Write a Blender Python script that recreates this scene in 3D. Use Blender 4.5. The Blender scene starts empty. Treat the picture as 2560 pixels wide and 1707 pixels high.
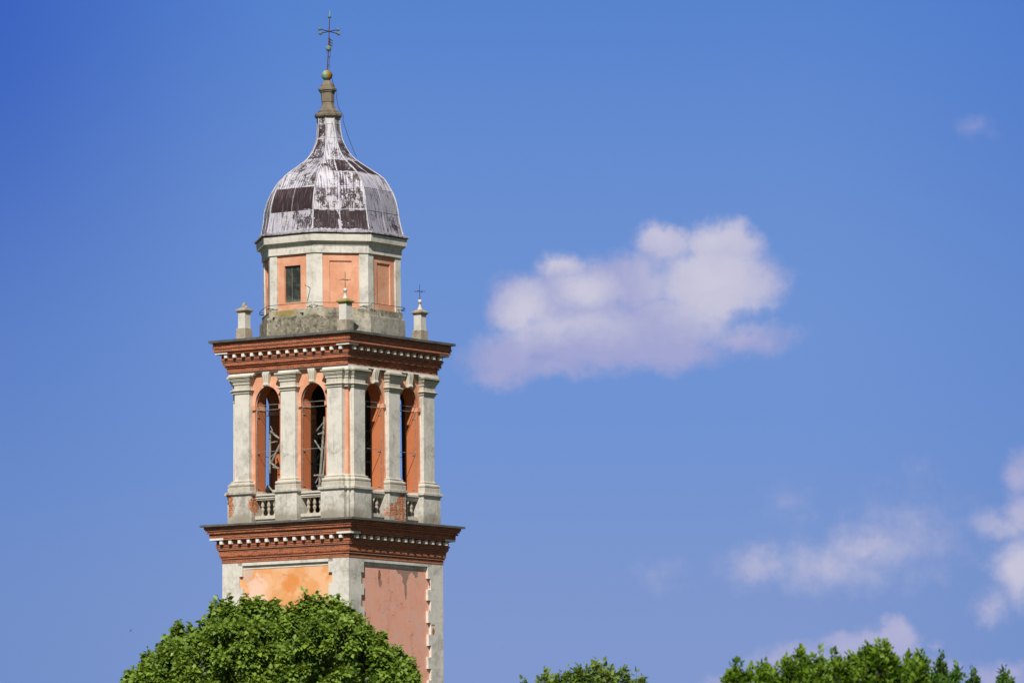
import bpy, math, random
import numpy as np
from mathutils import Matrix, Vector
random.seed(7)
RNG = np.random.default_rng(11)
scene = bpy.context.scene
COL = scene.collection
R = math.radians

# ------------------------------------------------------------------ camera
F_PX, CW, CH = 14222.0, 2560.0, 1707.0
PITCH, ROLL = R(5.944), R(0.364)
CAM_Z = 1.6
cam = bpy.data.cameras.new("camera")
cam.lens, cam.sensor_width, cam.sensor_fit = 200.0, 36.0, 'HORIZONTAL'
cam.clip_start, cam.clip_end = 0.5, 20000.0
cam.dof.use_dof = True
cam.dof.focus_distance = 238.0
cam.dof.aperture_fstop = 8.0
camo = bpy.data.objects.new("camera", cam)
COL.objects.link(camo)
CAM_ROT = Matrix.Rotation(R(90) + PITCH, 4, 'X') @ Matrix.Rotation(-ROLL, 4, 'Z')
camo.matrix_world = Matrix.Translation((0, 0, CAM_Z)) @ CAM_ROT
scene.camera = camo

def ray(px, py):
    """world direction through a point of the 2560x1707 photograph"""
    v = Vector(((px - CW / 2) / F_PX, (CH / 2 - py) / F_PX, -1.0))
    return (CAM_ROT.to_3x3() @ v).normalized()
def at(px, py, dist):
    d = ray(px, py)
    return Vector((0, 0, CAM_Z)) + d * (dist / d.y)

# ------------------------------------------------------------------ light
SUN_AZ, SUN_EL = R(8.5), R(42.0)          # azimuth: to the left of the line tower -> camera
sdir = Vector((-math.sin(SUN_AZ) * math.cos(SUN_EL), -math.cos(SUN_AZ) * math.cos(SUN_EL), math.sin(SUN_EL)))
sun = bpy.data.lights.new("sun", 'SUN')
sun.energy, sun.angle, sun.color = 5.0, R(0.55), (1.0, 0.945, 0.86)
suno = bpy.data.objects.new("sun", sun)
COL.objects.link(suno)
suno.rotation_euler = sdir.to_track_quat('Z', 'Y').to_euler()
suno.location = (0, 0, 80)

scene.view_settings.view_transform = 'Standard'
scene.view_settings.look = 'None'
scene.view_settings.gamma = 1.0
scene.view_settings.use_curve_mapping = False
scene.view_settings.exposure = 0.12
scene.cycles.use_denoising = True
scene.cycles.max_bounces = 6
scene.cycles.transparent_max_bounces = 8

# ------------------------------------------------------------------ node helper
class N:
    def __init__(s, tree):
        s.t = tree
    def n(s, kind, **kw):
        nd = s.t.nodes.new(kind)
        for k, v in kw.items():
            setattr(nd, k, v)
        return nd
    def put(s, sock, v):
        if v is None: return
        if isinstance(v, bpy.types.NodeSocket): s.t.links.new(v, sock)
        else:
            if isinstance(v, (tuple, list)) and len(v) == 3 and sock.type == 'RGBA': v = (*v, 1.0)
            sock.default_value = v
    def m(s, op, a, b=None, c=None, clamp=False):
        nd = s.n('ShaderNodeMath', operation=op); nd.use_clamp = clamp
        for i, v in enumerate((a, b, c)): s.put(nd.inputs[i], v)
        return nd.outputs[0]
    def vm(s, op, a, b=None, scale=None):
        nd = s.n('ShaderNodeVectorMath', operation=op)
        s.put(nd.inputs[0], a); s.put(nd.inputs[1], b)
        if scale is not None: s.put(nd.inputs[3], scale)
        return nd.outputs['Value'] if op in ('LENGTH', 'DISTANCE', 'DOT_PRODUCT') else nd.outputs[0]
    def mix(s, f, a, b, mode='MIX'):
        nd = s.n('ShaderNodeMix', data_type='RGBA', blend_type=mode)
        s.put(nd.inputs[0], f); s.put(nd.inputs[6], a); s.put(nd.inputs[7], b)
        return nd.outputs[2]
    def ramp(s, v, lo, hi, a=0.0, b=1.0):
        nd = s.n('ShaderNodeMapRange', interpolation_type='SMOOTHSTEP')
        for i, x in enumerate((v, lo, hi, a, b)): s.put(nd.inputs[i], x)
        return nd.outputs[0]
    def noise(s, vec, scale, detail=4, rough=0.55, dist=0.0, color=False):
        nd = s.n('ShaderNodeTexNoise')
        s.put(nd.inputs['Vector'], vec); nd.inputs['Scale'].default_value = scale
        nd.inputs['Detail'].default_value = detail; nd.inputs['Roughness'].default_value = rough
        nd.inputs['Distortion'].default_value = dist
        return nd.outputs['Color'] if color else nd.outputs['Fac']
    def sep(s, v):
        nd = s.n('ShaderNodeSeparateXYZ'); s.put(nd.inputs[0], v); return nd.outputs
    def comb(s, x, y, z=0.0):
        nd = s.n('ShaderNodeCombineXYZ')
        for i, v in enumerate((x, y, z)): s.put(nd.inputs[i], v)
        return nd.outputs[0]

def new_mat(name, rough=0.85, spec=0.25):
    m = bpy.data.materials.new(name)
    m.use_nodes = True
    g = N(m.node_tree)
    p = m.node_tree.nodes['Principled BSDF']
    p.inputs['Roughness'].default_value = rough
    p.inputs['Specular IOR Level'].default_value = spec
    return m, g, p
def bump(g, p, h, strength=0.4, dist=0.02):
    b = g.n('ShaderNodeBump')
    b.inputs['Strength'].default_value = strength; b.inputs['Distance'].default_value = dist
    g.put(b.inputs['Height'], h); g.put(p.inputs['Normal'], b.outputs[0])

# ------------------------------------------------------------------ sky
world = bpy.data.worlds.new("World")
scene.world = world
world.use_nodes = True
g = N(world.node_tree)
bg = world.node_tree.nodes['Background']
sky = g.n('ShaderNodeTexSky', sky_type='NISHITA')
sky.sun_disc = False
sky.sun_elevation = SUN_EL
sky.sun_rotation = math.atan2(sdir.x, sdir.y)
sky.altitude = 100.0; sky.air_density = 1.0; sky.dust_density = 0.6; sky.ozone_density = 2.0
SKY_STR = 0.05
tc = g.n('ShaderNodeTexCoord')
dx, dy, dz = g.sep(tc.outputs['Generated'])
az = g.m('MULTIPLY', g.m('ARCTAN2', dx, dy), 57.29578)
el = g.m('MULTIPLY', g.m('ARCSINE', dz), 57.29578)
P0 = g.comb(az, el, 0.0)
# clear low summer sky: deeper and more violet-blue than the plain model, paler and milkier towards the horizon
def skycol(rgb):
    return tuple(((c / 255) / 12.92 if c / 255 <= 0.04045 else (((c / 255) + 0.055) / 1.055) ** 2.4) / SKY_STR / 2 ** scene.view_settings.exposure for c in rgb)
c_lo, c_mid, c_hi = skycol((128, 152, 205)), skycol((111, 147, 211)), skycol((82, 128, 205))
low = g.mix(g.ramp(el, 2.6, 5.6), c_lo, c_mid)
low = g.mix(g.ramp(el, 5.8, 10.6), low, c_hi)
left = g.m('MULTIPLY', g.ramp(az, -6.0, -1.6, 1.0, 0.0), g.ramp(az, -22.0, -9.0))
low = g.mix(g.m('MULTIPLY', left, g.ramp(el, 3.0, 9.0, 0.55, 0.85)), low, g.mix(g.ramp(el, 3.0, 9.5), skycol((98, 133, 197)), skycol((50, 90, 188))))
low = g.mix(g.ramp(az, 2.5, 6.5, 0.0, 0.6), low, g.mix(g.ramp(el, 3.0, 9.5), skycol((104, 138, 200)), skycol((70, 116, 200))))
ahead = g.m('MULTIPLY', g.ramp(dy, 0.55, 0.85), g.ramp(el, 11.0, 24.0, 1.0, 0.0))
base = g.mix(ahead, sky.outputs[0], low)
# clouds: soft puffs at fixed bearings
def deg(px, py):
    d = ray(px, py)
    return math.degrees(math.atan2(d.x, d.y)), math.degrees(math.asin(d.z))
PX = 1 / 248.2
wob = g.vm('SUBTRACT', g.noise(P0, 1.7, 6, 0.62, color=True), (0.5, 0.5, 0.5))
wob2 = g.vm('SUBTRACT', g.noise(P0, 6.0, 5, 0.6, color=True), (0.5, 0.5, 0.5))
P1 = g.vm('ADD', g.vm('ADD', P0, g.vm('SCALE', wob, scale=0.38)), g.vm('SCALE', wob2, scale=0.17))
def blobs(lst, x0, y0, s):
    out = None
    for bx, by, rx, ry, w in lst:
        a, e = deg(x0 + bx * s, y0 + by * s)
        q = g.vm('MULTIPLY', g.vm('SUBTRACT', P1, (a, e, 0.0)), (1 / (rx * s * PX), 1 / (ry * s * PX), 0.0))
        f = g.m('MULTIPLY', g.m('SUBTRACT', 1.25, g.vm('LENGTH', q)), w)
        out = f if out is None else g.m('SMOOTH_MAX', out, f, 0.12)
    return out
big = blobs([(1330, 260, 190, 150, 1), (1700, 280, 260, 200, 1), (1650, 520, 420, 240, 1), (1150, 500, 230, 190, .9),
             (690, 440, 200, 150, 1), (700, 640, 400, 240, 1.15), (400, 640, 220, 190, 1), (950, 520, 280, 190, 1), (1300, 760, 520, 190, 1),
             (1930, 470, 200, 170, .8), (1850, 860, 320, 110, .6), (800, 870, 620, 180, 1), (300, 970, 270, 170, .85),
             (260, 1090, 200, 90, .6), (620, 1030, 370, 90, .55), (1300, 940, 420, 140, .75), (2150, 860, 130, 50, .2)], 1150, 520, .3827)
small = blobs([(350, 830, 240, 130, .36), (800, 820, 420, 170, .36), (1050, 700, 320, 150, .38), (1330, 640, 360, 280, .24),
               (550, 420, 130, 110, .13), (1400, 180, 80, 90, .12), (2060, 220, 130, 180, .55), (1900, 530, 210, 110, .40),
               (2030, 830, 190, 260, .62), (1870, 1070, 120, 110, .38), (2050, 460, 170, 140, .45), (1250, 1290, 150, 140, .95),
               (1050, 1340, 280, 130, .95), (600, 1460, 320, 130, .75), (200, 1560, 190, 70, .5), (1500, 1490, 180, 100, .6),
               (1900, 1530, 250, 120, .6), (1480, 1300, 40, 40, .25), (1752, -2026, 110, 75, .16), (-260, 850, 130, 90, .10)], 1760, 1100, .387)
fine = g.noise(P0, 4.0, 8, 0.6)
fine2 = g.noise(P0, 1.5, 4, 0.5)
dens = g.m('MAXIMUM', g.m('MULTIPLY', big, 1.25), g.m("MULTIPLY", small, 1.4))
dens = g.m('ADD', dens, g.m('MULTIPLY', g.m('SUBTRACT', fine, 0.44), 0.62))
alpha = g.m('MULTIPLY', g.ramp(dens, -0.08, 0.92), 0.93)
lit = blobs([(1650, 500, 300, 200, 1), (1650, 220, 260, 140, .7), (820, 540, 150, 90, 1), (430, 690, 110, 130, .9),
             (650, 350, 150, 60, .7), (1300, 200, 150, 90, .5), (600, 780, 280, 50, .5), (1850, 640, 220, 70, .5),
             (2850, 2480, 300, 130, .6), (3620, 2360, 150, 240, .6), (2450, 2300, 300, 90, .1)], 1150, 520, .3827)
lit = g.ramp(g.m('ADD', g.m('ADD', lit, g.m('MULTIPLY', g.m('SUBTRACT', fine, 0.5), 0.7)), g.m('MULTIPLY', g.m('SUBTRACT', fine2, 0.5), 0.8)), -1.25, 1.25)
ccol = g.mix(lit, skycol((163, 166, 209)), skycol((206, 203, 220)))
skyc = g.mix(alpha, base, ccol)
g.put(bg.inputs[0], skyc)
bg.inputs[1].default_value = SKY_STR

# ------------------------------------------------------------------ mesh helper
CURFIX = None
class MB:
    def __init__(s):
        s.v, s.f, s.mi, s.sm = [], [], [], []
    def face(s, pts, mi=0, sm=False):
        b = len(s.v); s.v += [tuple(p) for p in pts]
        s.f.append(tuple(range(b, b + len(pts)))); s.mi.append(mi); s.sm.append(sm)
    def grid(s, rows, mi=0, closed=False, sm=False):
        b = len(s.v); n = len(rows[0])
        for r in rows: s.v += [tuple(p) for p in r]
        for i in range(len(rows) - 1):
            for j in range(n if closed else n - 1):
                k = (j + 1) % n
                s.f.append((b + i * n + j, b + i * n + k, b + (i + 1) * n + k, b + (i + 1) * n + j))
                s.mi.append(mi); s.sm.append(sm)
    def box(s, x0, x1, y0, y1, z0, z1, mi=0, T=None):
        c = [(x0, y0, z0), (x1, y0, z0), (x1, y1, z0), (x0, y1, z0), (x0, y0, z1), (x1, y0, z1), (x1, y1, z1), (x0, y1, z1)]
        if T: c = [T(*p) for p in c]
        b = len(s.v); s.v += c
        for q in ((3, 2, 1, 0), (4, 5, 6, 7), (0, 1, 5, 4), (1, 2, 6, 5), (2, 3, 7, 6), (3, 0, 4, 7)):
            s.f.append(tuple(b + i for i in q)); s.mi.append(mi); s.sm.append(False)
    def tube(s, pts, r, n=6, mi=0, caps=True):
        pts = [Vector(p) for p in pts]; rows = []
        rr = r if isinstance(r, (list, tuple)) else [r] * len(pts)
        for i, p in enumerate(pts):
            d = (pts[min(i + 1, len(pts) - 1)] - pts[max(i - 1, 0)]).normalized()
            u = d.cross(Vector((0, 0, 1)))
            if u.length < 1e-3: u = Vector((1, 0, 0))
            u.normalize(); w = d.cross(u)
            rows.append([tuple(p + (u * math.cos(2 * math.pi * k / n) + w * math.sin(2 * math.pi * k / n)) * rr[i]) for k in range(n)])
        s.grid(rows, mi, closed=True, sm=True)
        if caps:
            s.face(rows[0][::-1], mi); s.face(rows[-1], mi)
    def ball(s, c, r, n=14, mi=0, sq=1.0):
        rows = []
        for i in range(n // 2 + 1):
            a = math.pi * i / (n // 2)
            rows.append([(c[0] + r * math.sin(a) * math.cos(2 * math.pi * k / n), c[1] + r * math.sin(a) * math.sin(2 * math.pi * k / n), c[2] - r * sq * math.cos(a)) for k in range(n)])
        s.grid(rows, mi, closed=True, sm=True)
    def build(s, name, mats, parent=None, fix=None, extra=None):
        me = bpy.data.meshes.new(name)
        fix = fix or CURFIX
        vs = s.v if fix is None else [fix(*p) for p in s.v]
        me.from_pydata(vs, [], s.f)
        if not isinstance(mats, (list, tuple)): mats = [mats]
        for m in mats: me.materials.append(m)
        me.polygons.foreach_set('material_index', s.mi)
        me.polygons.foreach_set('use_smooth', s.sm)
        uv = me.uv_layers.new(name='UVMap')
        for p in me.polygons:
            n = p.normal
            if abs(n.z) > 0.85:
                for li in p.loop_indices:
                    c = me.vertices[me.loops[li].vertex_index].co; uv.data[li].uv = (c.x, c.y)
            else:
                t = Vector((-n.y, n.x, 0)).normalized()
                for li in p.loop_indices:
                    c = me.vertices[me.loops[li].vertex_index].co; uv.data[li].uv = (c.dot(t), c.z)
        me.validate()
        o = bpy.data.objects.new(name, me); COL.objects.link(o)
        if parent is not None: o.parent = parent
        return o
def thing(o, label, cat, group=None):
    o['label'] = label; o['category'] = cat
    if group: o['group'] = group
    return o
def empty(name, loc, rz=0.0):
    o = bpy.data.objects.new(name, None); COL.objects.link(o)
    o.location = loc; o.rotation_euler = (0, 0, rz); o.empty_display_size = 0.5
    return o

# side k of the square tower: (u along the face, d outwards, z) -> tower coordinates.  k=0 faces -Y
def SIDE(k):
    a = k * math.pi / 2; c, s_ = round(math.cos(a)), round(math.sin(a))
    def T(u, d, z): return (u * c + d * s_, u * s_ - d * c, z)
    return T
def sq(h, z): return [(-h, -h, z), (h, -h, z), (h, h, z), (-h, h, z)]
def square_profile(mb, prof, mi=0, caps=True):
    mb.grid([sq(h, z) for h, z in prof], mi, closed=True)
    if caps: mb.face(sq(*prof[0])[::-1], mi); mb.face(sq(*prof[-1]), mi)
def ngon(Rr, z, n=8, ph=math.pi / 8, dx=0, dy=0):
    return [(Rr * math.cos(ph + 2 * math.pi * k / n) + dx, Rr * math.sin(ph + 2 * math.pi * k / n) + dy, z) for k in range(n)]
def steps(lst, z_first):
    """lst of (h, z_low) from the top down -> stepped outline, top to bottom"""
    out = []; zt = z_first
    for h, zl in lst:
        out += [(h, zt), (h, zl)]; zt = zl
    return out

# ------------------------------------------------------------------ materials
def obj_coord(g):
    return g.n('ShaderNodeTexCoord').outputs['Object']
def uv_coord(g):
    return g.n('ShaderNodeTexCoord').outputs['UV']

def plaster(name, base, dirt, amt=0.45, streak=0.3, warm=None, rough=0.9, base_dirt=None, patches=(), spots=0.0, cracks=0.0, lichen=0.0, stains=(), mottle=0.0):
    """painted / bare lime plaster: cloudy colour, rain streaks, pitting, optional brick showing through"""
    m, g, p = new_mat(name, rough, 0.15)
    oc = obj_coord(g); u, v, _ = g.sep(uv_coord(g))
    n1 = g.noise(oc, 1.1, 6, 0.6, 0.3); n2 = g.noise(oc, 5.5, 6, 0.65)
    st = g.noise(g.comb(g.m('MULTIPLY', u, 7.0), g.m('MULTIPLY', v, 0.7)), 1.0, 5, 0.6)
    f = g.ramp(g.m('ADD', g.m('MULTIPLY', n1, 0.6), g.m('MULTIPLY', n2, 0.4)), 0.42, 0.68, 0.0, amt)
    col = g.mix(f, base, dirt)
    if warm: col = g.mix(g.ramp(g.noise(oc, 0.9, 5, 0.6, 0.6), 0.45, 0.62, 0.0, 0.75), col, warm)
    col = g.mix(g.m('MULTIPLY', g.ramp(st, 0.55, 0.72), streak), col, tuple(c * 0.55 for c in dirt))
    if base_dirt:
        z = g.sep(oc)[2]
        for zb, hgt, s_ in base_dirt:
            k = g.m('ADD', g.m('SUBTRACT', z, zb), g.m('MULTIPLY', g.m('SUBTRACT', n2, 0.5), hgt * 1.2))
            col = g.mix(g.m('MULTIPLY', g.ramp(k, 0.0, hgt, 1.0, 0.0), s_), col, (0.20, 0.17, 0.12))
    if spots:
        sp = g.ramp(g.noise(oc, 15.0, 3, 0.6), 0.70, 0.76, 0.0, spots)
        col = g.mix(sp, col, tuple(c * 0.35 for c in dirt))
    if lichen:
        col = g.mix(g.ramp(g.noise(oc, 3.2, 5, 0.7), 0.57, 0.70, 0.0, lichen), col, (0.26, 0.21, 0.05))
    if cracks:
        w = g.n('ShaderNodeTexVoronoi', feature='DISTANCE_TO_EDGE'); w.inputs['Scale'].default_value = 0.7
        g.put(w.inputs['Vector'], g.vm('ADD', oc, g.vm('SCALE', g.noise(oc, 2.0, 4, 0.6, color=True), scale=0.8)))
        ck = g.m('MULTIPLY', g.ramp(w.outputs[0], 0.004, 0.012, 1.0, 0.0), g.ramp(n1, 0.5, 0.6, 0.0, cracks))
        col = g.mix(ck, col, tuple(c * 0.4 for c in dirt))
    if mottle:
        mo = g.noise(oc, 6.5, 8, 0.78, 0.4)
        col = g.mix(g.ramp(mo, 0.50, 0.60, 0.0, mottle), col, tuple(c * 0.8 for c in dirt))
        col = g.mix(g.ramp(mo, 0.34, 0.44, mottle * .8, 0.0), col, (0.60, 0.57, 0.48))
    for (c, rr, sc, ss_) in stains:
        q = g.vm('MULTIPLY', g.vm('SUBTRACT', oc, c), tuple(1 / r for r in rr))
        dd = g.m('ADD', g.vm('LENGTH', q), g.m('MULTIPLY', g.m('SUBTRACT', g.noise(oc, 3.0, 6, 0.7), 0.5), 2.2))
        col = g.mix(g.ramp(dd, 0.6, 1.15, ss_, 0.0), col, sc)
    h = g.m('ADD', g.m('MULTIPLY', g.noise(oc, 9.0, 6, 0.65), 0.6), g.m('MULTIPLY', n1, 0.5))
    if patches:
        mask = None
        for (c, rr) in patches:
            q = g.vm('MULTIPLY', g.vm('SUBTRACT', oc, c), tuple(1 / r for r in rr))
            dd = g.m('ADD', g.vm('LENGTH', q), g.m('MULTIPLY', g.m('SUBTRACT', g.noise(oc, 3.4, 6, 0.75), 0.5), 2.4))
            k = g.ramp(dd, 0.93, 1.0, 1.0, 0.0)
            mask = k if mask is None else g.m('MAXIMUM', mask, k)
        bc, bh = brick_col(g, u, v, rough_=True)
        col = g.mix(mask, col, bc)
        h = g.m('SUBTRACT', h, g.m('MULTIPLY', mask, g.m('SUBTRACT', 2.5, g.m('MULTIPLY', bh, 1.6))))
    g.put(p.inputs['Base Color'], col)
    bump(g, p, h, 0.5, 0.02)
    return m
def brick_col(g, u, v, rough_=False):
    br = g.n('ShaderNodeTexBrick'); br.offset = 0.5
    uvw = g.comb(u, v, 0.0)
    if rough_: uvw = g.vm('ADD', uvw, g.vm('SCALE', g.noise(uvw, 9.0, 3, 0.5, color=True), scale=0.03))
    g.put(br.inputs['Vector'], uvw)
    br.inputs['Scale'].default_value = 1.0
    br.inputs['Mortar Size'].default_value = 0.009 if not rough_ else 0.011
    br.inputs['Mortar Smooth'].default_value = 0.25; br.inputs['Bias'].default_value = -0.1
    br.inputs['Brick Width'].default_value = 0.27; br.inputs['Row Height'].default_value = 0.073
    br.inputs['Color1'].default_value = (0.42, 0.102, 0.034, 1); br.inputs['Color2'].default_value = (0.17, 0.042, 0.022, 1)
    br.inputs['Mortar'].default_value = (0.42, 0.28, 0.20, 1)
    n = g.noise(uvw, 3.0, 5, 0.7)
    c = g.mix(g.ramp(n, 0.48, 0.72, 0.0, 0.6), br.outputs['Color'], (0.20, 0.065, 0.035))
    if rough_: c = g.mix(g.ramp(g.noise(uvw, 8.0, 4, 0.6), 0.45, 0.6, 0.0, 0.7), c, (0.66, 0.27, 0.10))
    if rough_: c = g.mix(g.ramp(g.noise(uvw, 5.0, 4, 0.6), 0.58, 0.64, 0.0, 0.8), c, (0.45, 0.42, 0.36))
    return c, g.m('SUBTRACT', 1.0, br.outputs['Fac'])
def brick(name):
    m, g, p = new_mat(name, 0.85, 0.2)
    u, v, _ = g.sep(uv_coord(g))
    c, h = brick_col(g, u, v)
    g.put(p.inputs['Base Color'], c)
    bump(g, p, g.m('ADD', h, g.m('MULTIPLY', g.noise(obj_coord(g), 25.0, 3, 0.6), 0.3)), 0.6, 0.012)
    return m

M = {}
WHITE, GREY = (0.64, 0.61, 0.545), (0.33, 0.315, 0.28)
M['white'] = plaster('old_white_plaster', WHITE, GREY, 0.75, 0.5, spots=0.25, cracks=0.5)
M['stone'] = plaster('moulded_stone', (0.56, 0.52, 0.44), (0.30, 0.275, 0.22), 0.6, 0.35, lichen=0.25)
M['ped'] = plaster('pedestal_plaster', (0.61, 0.58, 0.52), (0.25, 0.23, 0.19), 0.85, 0.5, base_dirt=[(18.8, 0.75, 0.6)], spots=0.3, mottle=0.3,
    stains=[((3.24, 2.6, 19.1), (.5, .35, .3), (.24, .23, .21), .7), ((-.1, -3.24, 18.95), (.7, .5, .3), (.25, .22, .17), .6), ((2.3, -3.24, 18.95), (.8, .5, .3), (.25, .22, .17), .6), ((-2.3, -3.24, 18.95), (.8, .5, .3), (.25, .22, .17), .6)],
    patches=[((-2.93, -3.24, 19.62), (0.22, 0.3, 0.55)), ((-1.80, -3.1, 19.62), (0.14, 0.3, 0.40)),
             ((3.24, 0.10, 19.25), (0.3, 0.62, 0.58)), ((3.24, 0.30, 19.75), (0.3, 0.30, 0.42)), ((3.24, 2.62, 19.05), (0.2, 0.10, 0.14))])
M['jamb'] = plaster('shaded_orange_jamb_plaster', (0.50, 0.165, 0.07), (0.42, 0.13, 0.055), 0.5, 0.2, spots=0.2)  # deeper orange than the wall, shade of reveal and soffit painted in
M['cap'] = plaster('mossy_moulded_stone', (0.42, 0.40, 0.31), (0.22, 0.21, 0.15), 0.8, 0.4, lichen=0.45)
M['orange'] = plaster('orange_plaster', (0.63, 0.305, 0.19), (0.50, 0.205, 0.105), 0.6, 0.18, warm=(0.70, 0.40, 0.27), spots=0.15)
M['ochre'] = plaster('ochre_panel_plaster', (0.70, 0.335, 0.135), (0.62, 0.27, 0.11), 0.8, 0.06, warm=(0.76, 0.46, 0.27), spots=0.15, cracks=0.6,
    stains=[((-1.55, -3.21, 15.9), (.55, 1, .8), (.78, .52, .40), .95), ((-2.05, -3.21, 16.7), (.3, 1, .35), (.50, .45, .44), .6), ((.2, -3.21, 16.2), (.5, 1, .4), (.66, .24, .06), .8)])
M['pink'] = plaster('pink_panel_plaster', (0.76, 0.39, 0.285), (0.66, 0.29, 0.20), 0.7, 0.12, warm=(0.70, 0.41, 0.33), spots=0.35, cracks=0.6)
M['base'] = plaster('grimy_drum_plaster', (0.27, 0.245, 0.19), (0.07, 0.062, 0.045), 1.0, 0.7, stains=[((0, -2.9, 27.65), (3, 1, .16), (.42, .39, .29), .5), ((2.9, 0, 27.1), (1, 3, .5), (.42, .41, .37), .35), ((-.3, -2.9, 27.62), (.7, 1, .12), (.27, .20, .04), .8)], warm=(0.44, 0.40, 0.31), base_dirt=[(26.6, 0.5, 0.35)], lichen=0.6, spots=0.4, mottle=0.75)
M['pinn'] = plaster('pinnacle_stone', (0.60, 0.575, 0.52), (0.33, 0.30, 0.25), 0.55, 0.3, lichen=0.15)
M['block'] = plaster('weathered_block', (0.38, 0.33, 0.26), (0.19, 0.165, 0.125), 0.9, 0.4, lichen=0.3, mottle=0.4)
M['lichen'] = plaster('lichen_covered_stone', (0.30, 0.25, 0.09), (0.16, 0.14, 0.08), 0.8, 0.2, lichen=0.6)
M['eave'] = plaster('grimy_lead_flashing', (0.44, 0.42, 0.45), (0.10, 0.085, 0.095), 1.0, 0.6, spots=0.8, mottle=0.8)
M['finial'] = plaster('brown_finial_stone', (0.20, 0.168, 0.125), (0.09, 0.075, 0.055), 0.9, 0.3)
M['coping'] = plaster('grey_coping_stone', (0.125, 0.125, 0.12), (0.055, 0.055, 0.052), 0.8, 0.5)
M['baluster'] = plaster('baluster_stone', (0.40, 0.34, 0.26), (0.24, 0.20, 0.15), 0.7, 0.3)
M['dentil'] = plaster('white_dentil_paint', (0.72, 0.69, 0.63), (0.50, 0.46, 0.40), 0.3, 0.1)
M['dark'] = plaster('shade_dark_inner_plaster', (0.10, 0.075, 0.06), (0.05, 0.04, 0.035), 0.6, 0.2)  # near-black tone stands in for shade inside the belfry and wall holes
M['brick'] = brick('cornice_brick')

def metal(name, col, rough=0.55, met=0.5, var=None):
    m, g, p = new_mat(name, rough, 0.4)
    p.inputs['Metallic'].default_value = met
    c = g.mix(g.ramp(g.noise(obj_coord(g), 8.0, 4, 0.6), 0.4, 0.65), col, var or tuple(x * 0.55 for x in col))
    g.put(p.inputs['Base Color'], c)
    return m
M['iron'] = metal('dark_iron', (0.05, 0.035, 0.03), 0.7, 0.3)
M['rust'] = metal('rusty_iron', (0.11, 0.045, 0.03), 0.8, 0.2)
M['bars'] = metal('grey_window_iron', (0.34, 0.33, 0.31), 0.6, 0.3)
M['girder'] = metal('grey_girder_paint', (0.27, 0.255, 0.22), 0.7, 0.0)
M['tip'] = metal('bright_rod_tip', (0.7, 0.62, 0.5), 0.4, 0.6)
M['copper'] = metal('verdigris_copper', (0.20, 0.29, 0.21), 0.7, 0.1, (0.09, 0.13, 0.09))
def ball_mat():
    m, g, p = new_mat('verdigris_and_ochre_copper', 0.65, 0.3)
    oc = obj_coord(g)
    n = g.noise(oc, 5.0, 5, 0.65)
    q = g.vm('DOT_PRODUCT', oc, (math.cos(-R(35.3)), -math.sin(-R(35.3)), 0.0))
    q = g.m('ADD', q, g.m('MULTIPLY', g.m('SUBTRACT', n, 0.5), 0.4))
    c = g.mix(g.ramp(n, 0.4, 0.6), (0.13, 0.25, 0.19), (0.38, 0.44, 0.33))
    c = g.mix(g.ramp(q, -0.12, 0.06), c, (0.23, 0.17, 0.03))
    c = g.mix(g.ramp(q, 0.06, 0.2), c, (0.24, 0.09, 0.02))
    g.put(p.inputs['Base Color'], c)
    return m
M['ball'] = ball_mat()
def glass_mat():
    m, g, p = new_mat('dusty_dark_glass', 0.35, 0.5)
    oc = obj_coord(g)
    c = g.mix(g.ramp(g.noise(oc, 4.0, 5, 0.65), 0.4, 0.7), (0.022, 0.026, 0.022), (0.07, 0.075, 0.06))
    z = g.sep(oc)[2]
    k = g.m('ADD', g.m('SUBTRACT', z, 28.05), g.m('MULTIPLY', g.m('SUBTRACT', g.noise(oc, 9.0, 3), 0.5), 0.25))
    c = g.mix(g.ramp(k, 0.0, 0.2, 0.8, 0.0), c, (0.15, 0.19, 0.15))
    g.put(p.inputs['Base Color'], c)
    return m
M['glass'] = glass_mat()

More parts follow.
